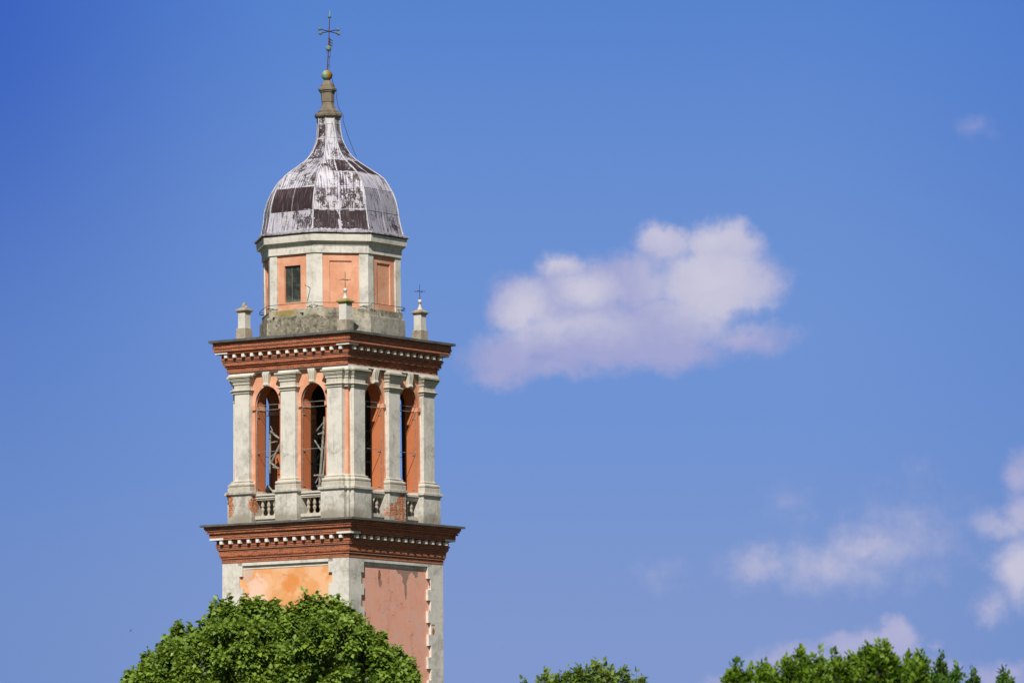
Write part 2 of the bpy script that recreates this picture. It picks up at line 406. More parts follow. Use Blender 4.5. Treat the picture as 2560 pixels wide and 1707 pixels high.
def lead_mat():
    m, g, p = new_mat('weathered_lead_sheet', 0.7, 0.2)
    at_ = g.n('ShaderNodeAttribute', attribute_name='patina')
    dark, tone, _ = g.sep(at_.outputs['Vector'])
    pn = g.n('ShaderNodeUVMap', uv_map='UVMap').outputs[0]
    u, v, _ = g.sep(pn)
    sheet = g.n('ShaderNodeUVMap', uv_map='sheet').outputs[0]
    s, t, _ = g.sep(sheet)
    oc = obj_coord(g)
    st = g.noise(g.comb(g.m('MULTIPLY', u, 16.0), g.m('MULTIPLY', v, 1.3)), 1.0, 5, 0.65)
    blot = g.noise(oc, 2.6, 7, 0.68, 0.5)
    fine_ = g.noise(oc, 17.0, 4, 0.75)
    edge = g.m('MINIMUM', g.m('MINIMUM', s, g.m('SUBTRACT', 1.0, s)), g.m('MINIMUM', t, g.m('SUBTRACT', 1.0, t)))
    edge = g.m('ADD', edge, g.m('MULTIPLY', g.m('SUBTRACT', blot, 0.5), 0.30))
    ew = g.ramp(edge, 0.0, 0.075, 0.95, 0.0)
    blot2 = g.noise(oc, 1.15, 5, 0.6, 0.8)
    mixn = g.m('ADD', g.m('ADD', g.m('MULTIPLY', st, 0.25), g.m('MULTIPLY', blot, 0.30)), g.m('ADD', g.m('MULTIPLY', fine_, 0.30), g.m('MULTIPLY', blot2, 0.20)))
    k = g.m('SUBTRACT', g.m('ADD', g.m('MULTIPLY', g.m('SUBTRACT', mixn, 0.5), 7.0), g.m('SUBTRACT', g.m('MULTIPLY', dark, 1.75), 1.08)), g.m('MULTIPLY', ew, 1.2))
    mk = g.ramp(k, -0.12, 0.40)
    lt = g.mix(g.ramp(st, 0.42, 0.60), (0.55, 0.53, 0.59), (0.28, 0.26, 0.35))
    lt = g.mix(g.m('MULTIPLY', g.ramp(g.noise(oc, 1.5, 4), 0.4, 0.6), 0.7), lt, (0.58, 0.56, 0.565))
    lt = g.mix(tone, lt, (0.25, 0.245, 0.31))
    lt = g.mix(g.ramp(g.noise(oc, 6.0, 4, 0.7), 0.62, 0.75, 0.0, 0.5), lt, (0.40, 0.36, 0.26))
    gs = g.m('MULTIPLY', g.ramp(g.m('ADD', st, g.m('MULTIPLY', tone, 0.05)), 0.54, 0.62), 0.7)
    lt = g.mix(gs, lt, (0.15, 0.13, 0.155))
    dk = g.mix(g.ramp(st, 0.50, 0.64, 0.0, 0.6), (0.030, 0.018, 0.022), (0.14, 0.105, 0.105))
    g.put(p.inputs['Base Color'], g.mix(mk, lt, dk))
    bump(g, p, g.m('ADD', g.m('MULTIPLY', blot, 0.7), g.m('MULTIPLY', st, 0.3)), 0.6, 0.03)
    return m
M['lead'] = lead_mat()
M['lead_rib'] = plaster('white_lead_roll', (0.54, 0.525, 0.56), (0.20, 0.18, 0.20), 0.9, 0.4, spots=0.5, rough=0.6)

# ------------------------------------------------------------------ the bell tower
TX, TD, YAW = -7.619, 240.0, R(-35.276)
tower = thing(empty('bell_tower', (TX, TD, 0), YAW),
    'tall square bell tower in white and orange plaster with brick cornices and a lead dome', 'bell tower')
TS = [SIDE(k) for k in range(4)]

# the upper works lean a little to the left, the iron rod leans back
LEAN = [(0, 0), (26, 0), (31.1, -.03), (32.2, -.05), (33.5, -.03), (34.67, -.076), (36.18, -.139), (37.4, -.171), (38.03, -.197), (39.2, -.126), (39.92, -.097), (41, -.06)]
rx_, ry_ = math.cos(-YAW), math.sin(-YAW)    # image-right in tower coordinates
def lean(x, y, z):
    o = float(np.interp(z, [a for a, b in LEAN], [b for a, b in LEAN]))
    return (x + rx_ * o, y + ry_ * o, z)

# --- shaft
mb = MB(); square_profile(mb, [(3.12, 0.0), (3.12, 17.0)], caps=False)
mb.build('shaft_core', M['orange'], tower)
pan = {0: 'ochre', 1: 'pink', 2: 'ochre', 3: 'pink'}
for k in range(4):
    T = TS[k]
    mb = MB(); mb.box(-2.45, 2.45, 3.10, 3.21, 0.3, 16.95, 0, T)
    o = mb.build('wall_panel', M[pan[k]], tower)
    if k == 0: o['label'] = 'yellow ochre plaster panel with pale patches'
    if k == 1: o['label'] = 'faded pink plaster panel with grey stains and a hole'
    # lintel band and its inner step
    mb = MB(); mb.box(-2.5, 2.5, 3.0, 3.325, 17.05, 17.185, 0, T); mb.box(-2.46, 2.46, 3.0, 3.228, 16.90, 17.052, 0, T)
    mb.build('lintel_band', M['white'], tower)
for c in range(4):
    a = c * math.pi / 2; cc, ss = round(math.cos(a)), round(math.sin(a))
    mb = MB()
    def TT(x, y, z, cc=cc, ss=ss): return (x * cc - y * ss, x * ss + y * cc, z)
    def col_(w1, w2, z0, z1):
        h = 3.325
        pts = [(h, -h), (h, -h + w2), (h - .22, -h + w2), (h - .22, -h + .22), (h - w1, -h + .22), (h - w1, -h)]
        for i in range(6):
            a_, b_ = pts[i], pts[(i + 1) % 6]
            mb.face([TT(*a_, z0), TT(*b_, z0), TT(*b_, z1), TT(*a_, z1)])
        for z_ in (z0, z1): mb.face([TT(*q_, z_) for q_ in pts])
    z = 16.60 if c != 1 else 16.552; zt = 17.187; n = 0
    while zt > 0.05:
        zb = max(z, 0.0); j = random.uniform(-.02, .02)
        w = (1.07 if n % 2 == 0 else 0.88) + j
        col_(w, w + random.uniform(-.015, .03), zb, zt - 0.002)
        zt = zb; z = zb - .47 + random.uniform(-.02, .02); n += 1
    mb.build('corner_quoins', M['white'], tower)
# hole, broken plaster and brick showing on the visible pink side
T = TS[1]
def brokenhole(u, z, w, h):
    pts = []
    n = 10
    for i in range(n):
        a = 2 * math.pi * i / n; r = random.uniform(.7, 1.15)
        pts.append((u + w * r * math.cos(a), z + h * r * math.sin(a)))
    mb = MB(); mb.face([T(a, 3.216, b) for a, b in pts], 0)  # flat dark patch, painted as the shade inside the cavity
    mb.face([T(a * .6 + u * .4, 3.219, b * .75 + (z - .02) * .25) for a, b in pts], 1)
    mb.build('plaster_hole', [M['dark'], M['brick']], tower)
brokenhole(-1.05, 16.55, .09, .21)
for (u, z, r) in [(-.55, 15.35, .022), (-.25, 15.42, .025), (-1.3, 15.5, .015), (.3, 14.7, .02), (-2.1, 16.4, .02), (-.9, 14.9, .015), (.6, 13.4, .02), (-1.0, 14.0, .02), (1.2, 15.3, .015)]:
    brokenhole(u + .75 if u < 1 else u, z, r, r)
def stain_mat():
    m, g, p = new_mat('grey_cement_repair', 0.95, 0.1)
    oc = obj_coord(g)
    g.put(p.inputs['Base Color'], g.mix(g.noise(oc, 3.0, 4), (0.27, 0.19, 0.165), (0.36, 0.22, 0.17)))
    return m
M['cement'] = stain_mat()
for pts in ([(-.62, 16.86), (.95, 16.86), (.90, 16.62), (.72, 16.56), (.60, 16.74), (.42, 16.76), (.28, 16.66), (.20, 16.5), (.10, 16.3), (.13, 16.0), (.08, 15.62), (.02, 15.6), (-.02, 15.9), (-.04, 16.2), (-.16, 16.32), (-.18, 16.55), (-.30, 16.68), (-.5, 16.68)],
            [(-1.98, 16.42), (-1.80, 16.40), (-1.72, 16.2), (-1.8, 16.02), (-1.92, 16.1), (-1.96, 16.25)]):
    P_ = []
    for i in range(len(pts)):
        a, b = pts[i], pts[(i + 1) % len(pts)]
        for s_ in (0, .33, .66):
            P_.append(((.75 if pts[0][0] > -1 else .85) + a[0] + (b[0] - a[0]) * s_ + random.uniform(-.02, .02), a[1] + (b[1] - a[1]) * s_ + random.uniform(-.03, .03)))
    mb = MB(); mb.face([T(a, 3.2135, b) for a, b in P_]); mb.build('cement_patch', M['cement'], tower)
for (u, z, w, h) in [(2.60, 14.33, .09, .17), (2.57, 14.60, .15, .04), (2.35, 15.2, .03, .06), (2.62, 16.1, .03, .02), (2.9, 15.6, .02, .02), (2.33, 16.35, .06, .12)]:
    pts = [(u + w * random.uniform(.7, 1.2) * math.cos(a), z + h * random.uniform(.7, 1.2) * math.sin(a)) for a in np.linspace(0, 6.28, 11)[:-1]]
    mb = MB(); mb.face([T(a, 3.3285, b) for a, b in pts]); mb.build('bare_brick_spot', M['brick'], tower)

# --- brick cornices
def cornice(prof, zt, slab, dent, corner, label):
    mb = MB()
    square_profile(mb, steps(prof, zt), 0, caps=False)
    zb = prof[-1][1]
    mb.face(sq(prof[-1][0], zb)); mb.face(sq(prof[0][0], zt))
    root = mb.build('brick_cornice', M['brick'], tower)
    root['label'] = label
    mb = MB()
    h, z0, z1 = slab
    # coping in separate lengths, edges slightly uneven
    for k in range(4):
        T = TS[k]; u = -h; 
        while u < h - 1e-6:
            e = min(h, u + random.uniform(.8, 1.3))
            if h - e < .4: e = h
            dj, zj = random.uniform(-.012, .004), random.uniform(-.006, .006)
            ui = u if u > -h else -h
            def q(uu, d): return uu if abs(uu) < h - 1e-6 else math.copysign(d, uu)
            dd = h + dj if (u > -h and e < h) else h
            i_ = h - .9
            def cl(x): return max(-i_, min(i_, x))
            a0, a1, b0, b1 = (u + (.004 if u > -h else 0), dd), (e, dd), (cl(u), i_), (cl(e), i_)
            zz0, zz1 = z0, z1 + (zj if (u > -h and e < h) else 0)
            mb.face([T(*a0, zz0), T(*a1, zz0), T(*a1, zz1), T(*a0, zz1)])
            mb.face([T(*a0, zz1), T(*a1, zz1), T(*b1, zz1 + .03), T(*b0, zz1 + .03)])
            mb.face([T(*a0, zz0), T(*b0, zz0), T(*b1, zz0), T(*a1, zz0)])
            u = e
    mb.face(sq(h - .9, z1 + .03))
    mb.build('coping', M['coping'], root)
    hw, ho, dz0, dz1, pitch, n = dent
    for k in range(4):
        T = TS[k]
        for i in range(n):
            u = (i - (n - 1) / 2) * pitch + random.uniform(-.008, .008)
            mb = MB(); w = .071
            ho_ = ho + random.uniform(-.006, .006)
            mb.box(u - w, u + w, hw - .05, ho_, dz0 + random.uniform(-.005, .005), dz1, 0, T)
            mb.build('dentil', M['dentil'], root)
    ch, cz0, cz1, cl_ = corner
    for c in range(4):
        a = c * math.pi / 2; cc, ss = round(math.cos(a)), round(math.sin(a))
        mb = MB()
        def TT(x, y, z, cc=cc, ss=ss): return (x * cc - y * ss, x * ss + y * cc, z)
        pts = [(ch, -ch), (ch, -ch + cl_), (ch - .25, -ch + cl_), (ch - .25, -ch + .25), (ch - cl_, -ch + .25), (ch - cl_, -ch)]
        for i in range(6):
            a_, b_ = pts[i], pts[(i + 1) % 6]
            mb.face([TT(*a_, cz0), TT(*b_, cz0), TT(*b_, cz1), TT(*a_, cz1)])
        for z_ in (cz0, cz1): mb.face([TT(*q_, z_) for q_ in pts])
        mb.build('corner_stone', M['dentil'], root)
    return root
lowc = cornice([(3.880, 18.60), (3.840, 18.545), (3.845, 18.521), (3.775, 18.475), (3.80, 18.415), (3.715, 18.31), (3.712, 18.236), (3.690, 18.150), (3.500, 17.955),
         (3.535, 17.880), (3.490, 17.865), (3.505, 17.80), (3.490, 17.735), (3.455, 17.70), (3.432, 17.66), (3.42, 17.455), (3.365, 17.43), (3.385, 17.36), (3.335, 17.335), (3.342, 17.188)],
        18.712, (4.01, 18.712, 18.800), (3.50, 3.665, 17.975, 18.115, .4835, 14), (3.708, 18.150, 18.232, .72), 'lower brick cornice with white dentils')
upc = cornice([(3.605, 26.350), (3.622, 26.241), (3.575, 26.215), (3.592, 26.105), (3.520, 26.055), (3.515, 26.00), (3.345, 25.830), (3.372, 25.745), (3.325, 25.725), (3.340, 25.68), (3.290, 25.66),
         (3.308, 25.515), (3.225, 25.475), (3.250, 25.435), (3.180, 25.40), (3.192, 25.231)],
        26.489, (3.746, 26.489, 26.592), (3.345, 3.49, 25.845, 25.982, .4665, 14), (3.545, 26.012, 26.085, .66), 'upper brick cornice with white dentils')

# --- belfry walls with two arched openings a side
def belfry_fix(x, y, z):        # the stage is built a touch wider than the cornice profiles above suggest
    w = max(0.0, min(1.0, (25.2 - z) / .15))
    return (x * (1 + .024 * w) + .049, y * (1 + .032 * w) + .035, z)
CURFIX = belfry_fix
HO, HI = 2.95, 2.30
UC, UR, ZS, ZA, ZT, ZB = 1.18, 0.63, 23.80, 24.575, 25.18, 18.80
def arch(n=18):
    return [(-UR * math.cos(math.pi * i / n), ZS + (ZA - ZS) * math.sin(math.pi * i / n)) for i in range(n + 1)]
for k in range(4):
    T = TS[k]; mb = MB()
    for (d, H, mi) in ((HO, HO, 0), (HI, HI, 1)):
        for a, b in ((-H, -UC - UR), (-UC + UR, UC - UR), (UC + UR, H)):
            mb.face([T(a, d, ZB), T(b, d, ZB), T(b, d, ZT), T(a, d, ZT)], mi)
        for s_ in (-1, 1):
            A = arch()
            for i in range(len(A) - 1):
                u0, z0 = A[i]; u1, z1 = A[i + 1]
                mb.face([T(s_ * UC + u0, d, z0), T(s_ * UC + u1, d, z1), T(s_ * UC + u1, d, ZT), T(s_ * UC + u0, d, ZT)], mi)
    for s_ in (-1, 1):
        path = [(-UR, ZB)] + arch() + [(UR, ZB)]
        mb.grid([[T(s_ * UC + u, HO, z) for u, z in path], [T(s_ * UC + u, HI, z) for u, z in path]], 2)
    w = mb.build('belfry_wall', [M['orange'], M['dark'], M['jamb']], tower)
    # impost blocks
    for s_ in (-1, 1):
        for e in (-1, 1):
            mb = MB(); c0 = s_ * UC + e * UR
            a, b = sorted((c0 - e * .025, c0 + e * (.15 if abs(c0) > 1 else .12)))
            mb.box(a, b, HI + .01, HO + .035, 23.60, 23.77, 0, T)
            mb.build('impost', M['orange'], w)
    # thin grey iron grille standing in each opening
    for s_ in (-1, 1):
        mb = MB(); r = .013; dd = HO - .10; c = s_ * UC
        A = [(u * .965, z if z > ZS + .01 else ZS) for u, z in arch(14)]
        mb.tube([T(c + u, dd, ZS + (z - ZS) * .97) for u, z in A], r, 5)
        mb.tube([T(c - UR * .97, dd, ZS), T(c + UR * .97, dd, ZS)], r, 5)
        mb.tube([T(c - UR * .97, dd, 23.585), T(c + UR * .97, dd, 23.585)], r, 5)
        mb.tube([T(c - UR * .97, dd, 21.83), T(c + UR * .97, dd, 21.83)], r, 5)
        for e in (-1, 1):
            mb.tube([T(c + e * UR * .965, dd, 20.08), T(c + e * UR * .965, dd, 23.585)], r, 5)
            for zz in (20.3, 21.77, 23.3):
                mb.tube([T(c + e * UR * .99, dd - .02, zz), T(c + e * (UR * .965), dd - .16, zz)], .022, 4)
        mb.build('window_grille', M['bars'], w)
    # keystones with three flutes and a curled foot
    for s_ in (-1, 1):
        mb = MB(); c = s_ * UC; rows = []
        nz, nu = 16, 17
        for i in range(nz + 1):
            t = i / nz; z = 25.175 - t * .61
            hwid = .185 - .065 * min(1, t * 1.15) + (.018 if t > .85 else 0)
            dep = .205 - .10 * t ** .8 + .05 * math.exp(-((t - .9) / .08) ** 2) + .03 * math.exp(-((t - .06) / .08) ** 2)
            row = [T(c - hwid, HO - .02, z)]
            for j in range(nu):
                u = -1 + 2 * j / (nu - 1)
                fl = .028 * abs(math.cos(u * math.pi * 1.5)) ** .6
                row.append(T(c + u * hwid, HO + dep - .02 + fl, z))
            row.append(T(c + hwid, HO - .02, z)); rows.append(row)
        mb.grid(rows, 0); mb.face(rows[-1])
        mb.build('keystone', M['stone'], w)
    # balustrades: bottom block, rail, three turned balusters each
    for s_ in (-1, 1):
        c = s_ * (UC if True else 0)
        a, b = (c - .60, c + .625) if s_ > 0 else (c - .625, c + .60)
        a, b = c - .635, c + .635
        mb = MB()
        mb.box(a, b, 2.56, 2.93, ZB, 18.99, 0, T)
        mb.box(a + .02, b - .02, 2.64, 3.00, 18.985, 19.125, 0, T)
        pb_ = mb.build('balustrade_plinth', M['stone'], w); mb = MB()
        mb.box(a, b, 2.66, 2.94, 19.795, 19.86, 0, T)
        mb.box(a, b, 2.64, 2.98, 19.86, 19.93, 0, T)
        mb.box(a, b, 2.67, 2.94, 19.93, 19.965, 0, T)
        mb.box(a, b, 2.62, 3.03, 19.965, 20.05, 0, T)
        ba = mb.build('balustrade', M['stone'], w)
        prof = [(.075, 0), (.075, .05), (.045, .07), (.035, .12), (.05, .17), (.075, .24), (.078, .29), (.05, .34), (.045, .355), (.05, .37), (.078, .41), (.075, .46), (.05, .55), (.035, .60), (.05, .62), (.07, .63), (.07, .68)]
        for i in range(3):
            u = c + (i - 1) * .315 - .02
            mb = MB(); cx_, cy_, _ = T(u, 2.84, 0)
            mb.grid([[(cx_ + r * math.cos(t * math.pi / 5), cy_ + r * math.sin(t * math.pi / 5), 19.12 + z) for t in range(10)] for r, z in prof], 0, closed=True, sm=True)
            mb.build('baluster', M['baluster'], ba)

def rect(T, u0, u1, d0, d1, e, z):
    return [T(u0 - e, d0, z), T(u0 - e, d1 + e, z), T(u1 + e, d1 + e, z), T(u1 + e, d0, z)]
def moulding(mb, T, u0, u1, d0, d1, prof, mi=0):
    rows = [rect(T, u0, u1, d0, d1, e, z) for e, z in prof]
    mb.grid(rows, mi, closed=True); mb.face(rows[0]); mb.face(rows[-1])
CAP = [(0.0, 24.32), (.045, 24.325), (.045, 24.405), (.06, 24.41), (.10, 24.425), (.112, 24.447), (.10, 24.47), (.06, 24.484), (.015, 24.50),
       (.015, 24.70), (.05, 24.705), (.055, 24.725), (.055, 24.78), (.10, 24.83), (.105, 24.87), (.13, 24.875), (.13, 24.925), (.155, 24.93), (.16, 24.985), (.195, 24.99), (.195, 25.066)]
BAS = [(.16, 20.15), (.17, 20.36), (.11, 20.385), (.15, 20.41), (.165, 20.46), (.15, 20.51), (.09, 20.54), (.07, 20.57), (.09, 20.59), (.09, 20.62), (.03, 20.635), (0.0, 20.67)]
PED = [(0.0, 18.80), (.02, 18.805), (.02, 18.86), (0.0, 18.87), (0.0, 20.0), (.03, 20.005), (.04, 20.04), (.085, 20.06), (.09, 20.15), (.05, 20.165)]
for k in range(4):
    T = TS[k]
    for c in (-2.385, 0.0, 2.385):
        mb = MB(); moulding(mb, T, c - .373, c + .373, 2.90, 3.11, [(0, 20.6), (0, 24.33)])
        pl = mb.build('pilaster', M['white'], tower)
        mb = MB(); moulding(mb, T, c - .373, c + .373, 2.90, 3.11, CAP[:-4])
        q_ = [e for e in CAP[-4:]]; moulding(mb, T, c - .373, c + .373, 2.90, 3.11, [(q_[0][0], q_[0][1] + .001)] + q_[1:], 1)
        mb.build('capital', [M['stone'], M['cap']], pl)
        mb = MB(); moulding(mb, T, c - .373, c + .373, 2.90, 3.11, BAS); mb.build('pilaster_base', M['stone'], pl)
        pc = 0 if c == 0 else math.copysign(2.375, c); ph_ = .553 if c == 0 else .593
        mb = MB(); moulding(mb, T, pc - ph_, pc + ph_, 2.35, 3.25, PED)
        pd = mb.build('pedestal', M['ped'], tower)
        if k == 1 and c == 0: pd['label'] = 'pedestal with plaster fallen off and orange brick showing'
        if k == 0 and c < 0: pd['label'] = 'pedestal with broken corner and bare brick'
        mb = MB()
        if c == 0: mb.box(-.53, .53, 2.9, 3.137, 25.068, 25.17, 0, T)
        else:
            a, b = (1.78, 3.02) if c > 0 else (-3.02, -1.78)
            mb.box(a, b, 2.9, 3.137, 25.068, 25.17, 0, T)
        mb.build('entablature_block', M['white'], tower)
for c in range(4):                      # re-entrant corner piers with their own mouldings
    a = c * math.pi / 2; cc, ss = round(math.cos(a)), round(math.sin(a))
    def TT(u, d, z, cc=cc, ss=ss):
        x, y = u, -d
        return (x * cc - y * ss, x * ss + y * cc, z)
    def crect(e, z): return [TT(2.4, 2.95 + e, z), TT(2.95 + e, 2.95 + e, z), TT(2.95 + e, 2.4, z), TT(2.4, 2.4, z)]
    def cm(prof, o=0.0, dz=0.0):
        rows = [crect(e + o, z + dz) for e, z in prof]
        mb.grid(rows, 0, closed=True); mb.face(rows[0]); mb.face(rows[-1])
    mb = MB(); cm([(e, z) for e, z in CAP], 0.004, -.003); mb.build('corner_capital', M['stone'], tower)
    mb = MB(); cm([(e * .8, z) for e, z in BAS], .004, -.003); mb.build('corner_base', M['stone'], tower)
    mb = MB(); cm([(0, 25.06), (0, 25.17)], .187 - .004, -.004); mb.build('entablature_block', M['white'], tower)
    mb = MB(); cm(PED, .13, -.003)
    mb.build('corner_pedestal', M['ped'], tower)
mb = MB()
square_profile(mb, [(3.142, 25.228), (3.142, 25.165)], caps=False); mb.grid([sq(3.142, 25.165), sq(2.6, 25.166)], 0, closed=True)
mb.build('frieze', M['white'], tower)
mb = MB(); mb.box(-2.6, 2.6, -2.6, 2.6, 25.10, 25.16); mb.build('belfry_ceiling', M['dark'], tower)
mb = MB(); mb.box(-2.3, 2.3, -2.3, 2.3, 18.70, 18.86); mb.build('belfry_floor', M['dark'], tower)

# --- bell frame of steel girders inside the belfry
mb = MB()
def bar(a, b, r=.045): mb.tube([a, b], r, 4, 0)
for sx in (-1, 1):
    for y in (-1.15, .2, 1.45):
        bar((sx * 1.35, y, 18.86), (sx * 1.05, y, 23.0), .07)
        bar((sx * 1.35, y, 19.2), (sx * .55, y, 20.6)); bar((sx * 1.2, y, 21.6), (sx * .5, y, 22.3)); bar((sx * 1.25, y, 21.4), (sx * .6, y, 20.7))
        bar((sx * 1.15, y, 22.9), (sx * .6, y, 22.35)); bar((sx * .6, y, 22.35), (sx * 1.15, y, 22.3))
    bar((sx * 1.28, -1.4, 20.4), (sx * 1.28, 1.6, 20.4), .06); bar((sx * 1.2, -1.3, 21.5), (sx * 1.2, 1.5, 21.5), .05)
    for y in (-1.15, .2):
        bar((sx * 1.3, y, 19.4), (sx * 1.2, y + 1.3, 21.4), .04); bar((sx * 1.2, y, 21.5), (sx * 1.1, y + 1.3, 22.8), .04)
for y in (-1.15, .2, 1.45):
    bar((-1.3, y, 20.4), (1.3, y, 20.4), .06); bar((-1.15, y, 22.9), (1.15, y, 22.9), .05)
def seen(px0, v, w):          # members standing just inside the two openings of the front side
    return ((((px0 + v / 6.275) - 829) / 59.8 + 1.01) / .816, -1.75, 23.95 - (w / 6.275 - 10) / 59.4)
for a, b, r in (((455, 490), (600, 620), .055), ((480, 670), (570, 660), .04), ((435, 925), (640, 740), .035), ((480, 975), (610, 710), .07), ((452, 520), (445, 1150), .06),
                ((430, 960), (590, 1100), .05), ((415, 1340), (490, 1440), .045), ((460, 410), (490, 490), .03), ((500, 1060), (600, 1090), .06)):
    bar(seen(600, *a), seen(600, *b), r)
for a, b, r in (((690, 320), (605, 1400), .065), ((735, 420), (650, 1400), .05), ((680, 400), (560, 540), .035), ((590, 590), (655, 575), .05), ((530, 680), (635, 850), .035), ((635, 850), (730, 770), .035),
                ((480, 1235), (680, 1235), .05), ((610, 1240), (545, 1350), .035), ((625, 1245), (660, 1300), .035)):
    bar(seen(700, *a), seen(700, *b), r)
mb.build('bell_frame', M['girder'], tower)
CURFIX = None

# --- lantern drum
AP = math.cos(math.pi / 8)
mb = MB()
rows = [ngon(r, z) for r, z in [(3.20, 26.60), (3.19, 27.43), (3.17, 27.452), (3.085, 27.47), (3.08, 27.74), (3.02, 27.765)]]
mb.grid(rows, 0, closed=True); mb.face(rows[-1])
mb.build('drum_base', M['base'], tower, lean)
def OCT(k):
    a = k * math.pi / 4 - math.pi / 2
    c, s_ = math.cos(a + math.pi / 2), math.sin(a + math.pi / 2)
    def T(u, d, z): return (u * c + d * s_, u * s_ - d * c, z)
    return T
mb = MB(); rows = [ngon(2.80, z) for z in (27.75, 30.4)]; mb.grid(rows, 0, closed=True); mb.build('drum_core', M['dark'], tower, lean)
A0 = 3.02 * AP; HWF = 3.02 * math.sin(math.pi / 8); PW = .775
def rframe(mb, T, u0, u1, z0, z1, U0, U1, Z0, Z1, d, mi=0):
    mb.face([T(U0, d, Z0), T(U1, d, Z0), T(u1, d, z0), T(u0, d, z0)], mi); mb.face([T(U1, d, Z0), T(U1, d, Z1), T(u1, d, z1), T(u1, d, z0)], mi)
    mb.face([T(U1, d, Z1), T(U0, d, Z1), T(u0, d, z1), T(u1, d, z1)], mi); mb.face([T(U0, d, Z1), T(U0, d, Z0), T(u0, d, z0), T(u0, d, z1)], mi)
def reveal(mb, T, u0, u1, z0, z1, d0, d1, mi=0):
    q = [(u0, z0), (u1, z0), (u1, z1), (u0, z1)]
    mb.grid([[T(u, d0, z) for u, z in q], [T(u, d1, z) for u, z in q]], mi, closed=True)
for k in range(8):
    T = OCT(k); a = A0
    for s_ in (-1, 1):                         # one corner strip each side of the facet
        mb = MB()
        mb.face([T(s_ * HWF, a, 27.766), T(s_ * PW, a, 27.766), T(s_ * PW, a, 30.09), T(s_ * HWF, a, 30.09)])
        mb.face([T(s_ * PW, a, 27.766), T(s_ * PW, a - .06, 27.766), T(s_ * PW, a - .06, 30.09), T(s_ * PW, a, 30.09)])
        mb.build('corner_strip', M['white'], tower, lean)
    win = (k % 2 == 0 and k in (0, 4)) 
    mb = MB(); z0, z1 = (28.02, 29.76) if not win else (28.06, 29.62)
    w = .47 if not win else .425
    rframe(mb, T, -w, w, z0, z1, -PW, PW, 27.766, 30.09, a - .055)
    reveal(mb, T, -w, w, z0, z1, a - .055, a - (.11 if not win else .17))
    if not win: mb.face([T(-w, a - .11, z0), T(w, a - .11, z0), T(w, a - .11, z1), T(-w, a - .11, z1)])
    pn = mb.build('wall_panel', M['orange'], tower, lean)
    if win:
        mb = MB(); mb.box(-w, w, a - .20, a - .155, z0, z1, 0, T); wn = mb.build('window', M['glass'], tower, lean)
        mb = MB(); mb.box(-.10, -.085, a - .156, a - .145, z0, z1, 0, T); mb.build('glazing_bar', M['bars'], wn, lean)
mb = MB()
rows = [ngon(r, z) for r, z in [(2.9, 30.085), (3.075, 30.086), (3.075, 30.375), (3.095, 30.39), (3.10, 30.45), (3.13, 30.52), (3.19, 30.56), (3.285, 30.572), (3.30, 30.70), (3.315, 30.86), (3.10, 30.91)]]
mb.grid(rows, 0, closed=True)
mb.build('drum_cornice', M['white'], tower, lean)
# rod running round the foot of the drum, bent in to the wall at each corner
for k in range(8):
    mb = MB()
    T = OCT(k); d = A0 + .16; h = HWF * 1.02; zz = 27.97
    mb.tube([lean(*T(*p)) for p in [(-h + .22, A0 - .02, zz - .11), (-h - .0, d + .0, zz - .11), (-h + .02, d, zz), (h - .02, d, zz), (h, d, zz - .11), (h - .3, A0 - .02, zz - .11)]], .013, 5)
    mb.build('guard_rod', M['iron'], tower)

mb = MB()
for p in ([(.46, 2.68, 28.82), (1.02, 2.85, 28.62)], [(1.02, 2.85, 28.62), (.80, 2.8, 28.0)]):
    mb.tube([lean(*OCT(0)(*q)) for q in p], .008, 4)
for p in ([(.1, 2.75, 28.9), (.95, 2.88, 28.45)], [(.95, 2.88, 28.45), (.75, 2.85, 27.9)]):
    mb.tube([lean(*OCT(7)(*q)) for q in p], .008, 4)
mb.build('stay_wire', M['iron'], tower)
mb = MB()
for (u, z) in ((-.83, 27.46), (.62, 27.56)):
    mb.tube([OCT(0)(u, 2.7, z), OCT(0)(u, 3.02, z - .02)], .035, 8)
mb.build('drain_spout', M['iron'], tower)

# --- lead dome
DZ = [31.06, 31.25, 31.81, 32.18, 32.74, 33.30, 33.56, 33.93, 34.375, 34.67, 35.23, 35.68, 36.20]
DR = [3.14, 3.076, 2.959, 2.914, 2.755, 2.444, 2.236, 1.717, 1.104, .845, .575, .505, .475]
def smooth_interp(z):
    # Catmull-Rom over the measured outline
    i = max(0, min(len(DZ) - 2, int(np.searchsorted(DZ, z) - 1)))
    def slope(j):
        if j <= 0: return (DR[1] - DR[0]) / (DZ[1] - DZ[0])
        if j >= len(DZ) - 1: return (DR[-1] - DR[-2]) / (DZ[-1] - DZ[-2])
        return (DR[j + 1] - DR[j - 1]) / (DZ[j + 1] - DZ[j - 1])
    h = DZ[i + 1] - DZ[i]; t = (z - DZ[i]) / h
    return ((2 * t ** 3 - 3 * t ** 2 + 1) * DR[i] + (t ** 3 - 2 * t ** 2 + t) * h * slope(i) + (-2 * t ** 3 + 3 * t ** 2) * DR[i + 1] + (t ** 3 - t ** 2) * h * slope(i + 1))
ROWS = [31.06, 31.93, 32.94, 33.64, 34.28, 35.30, 35.88, 36.20]
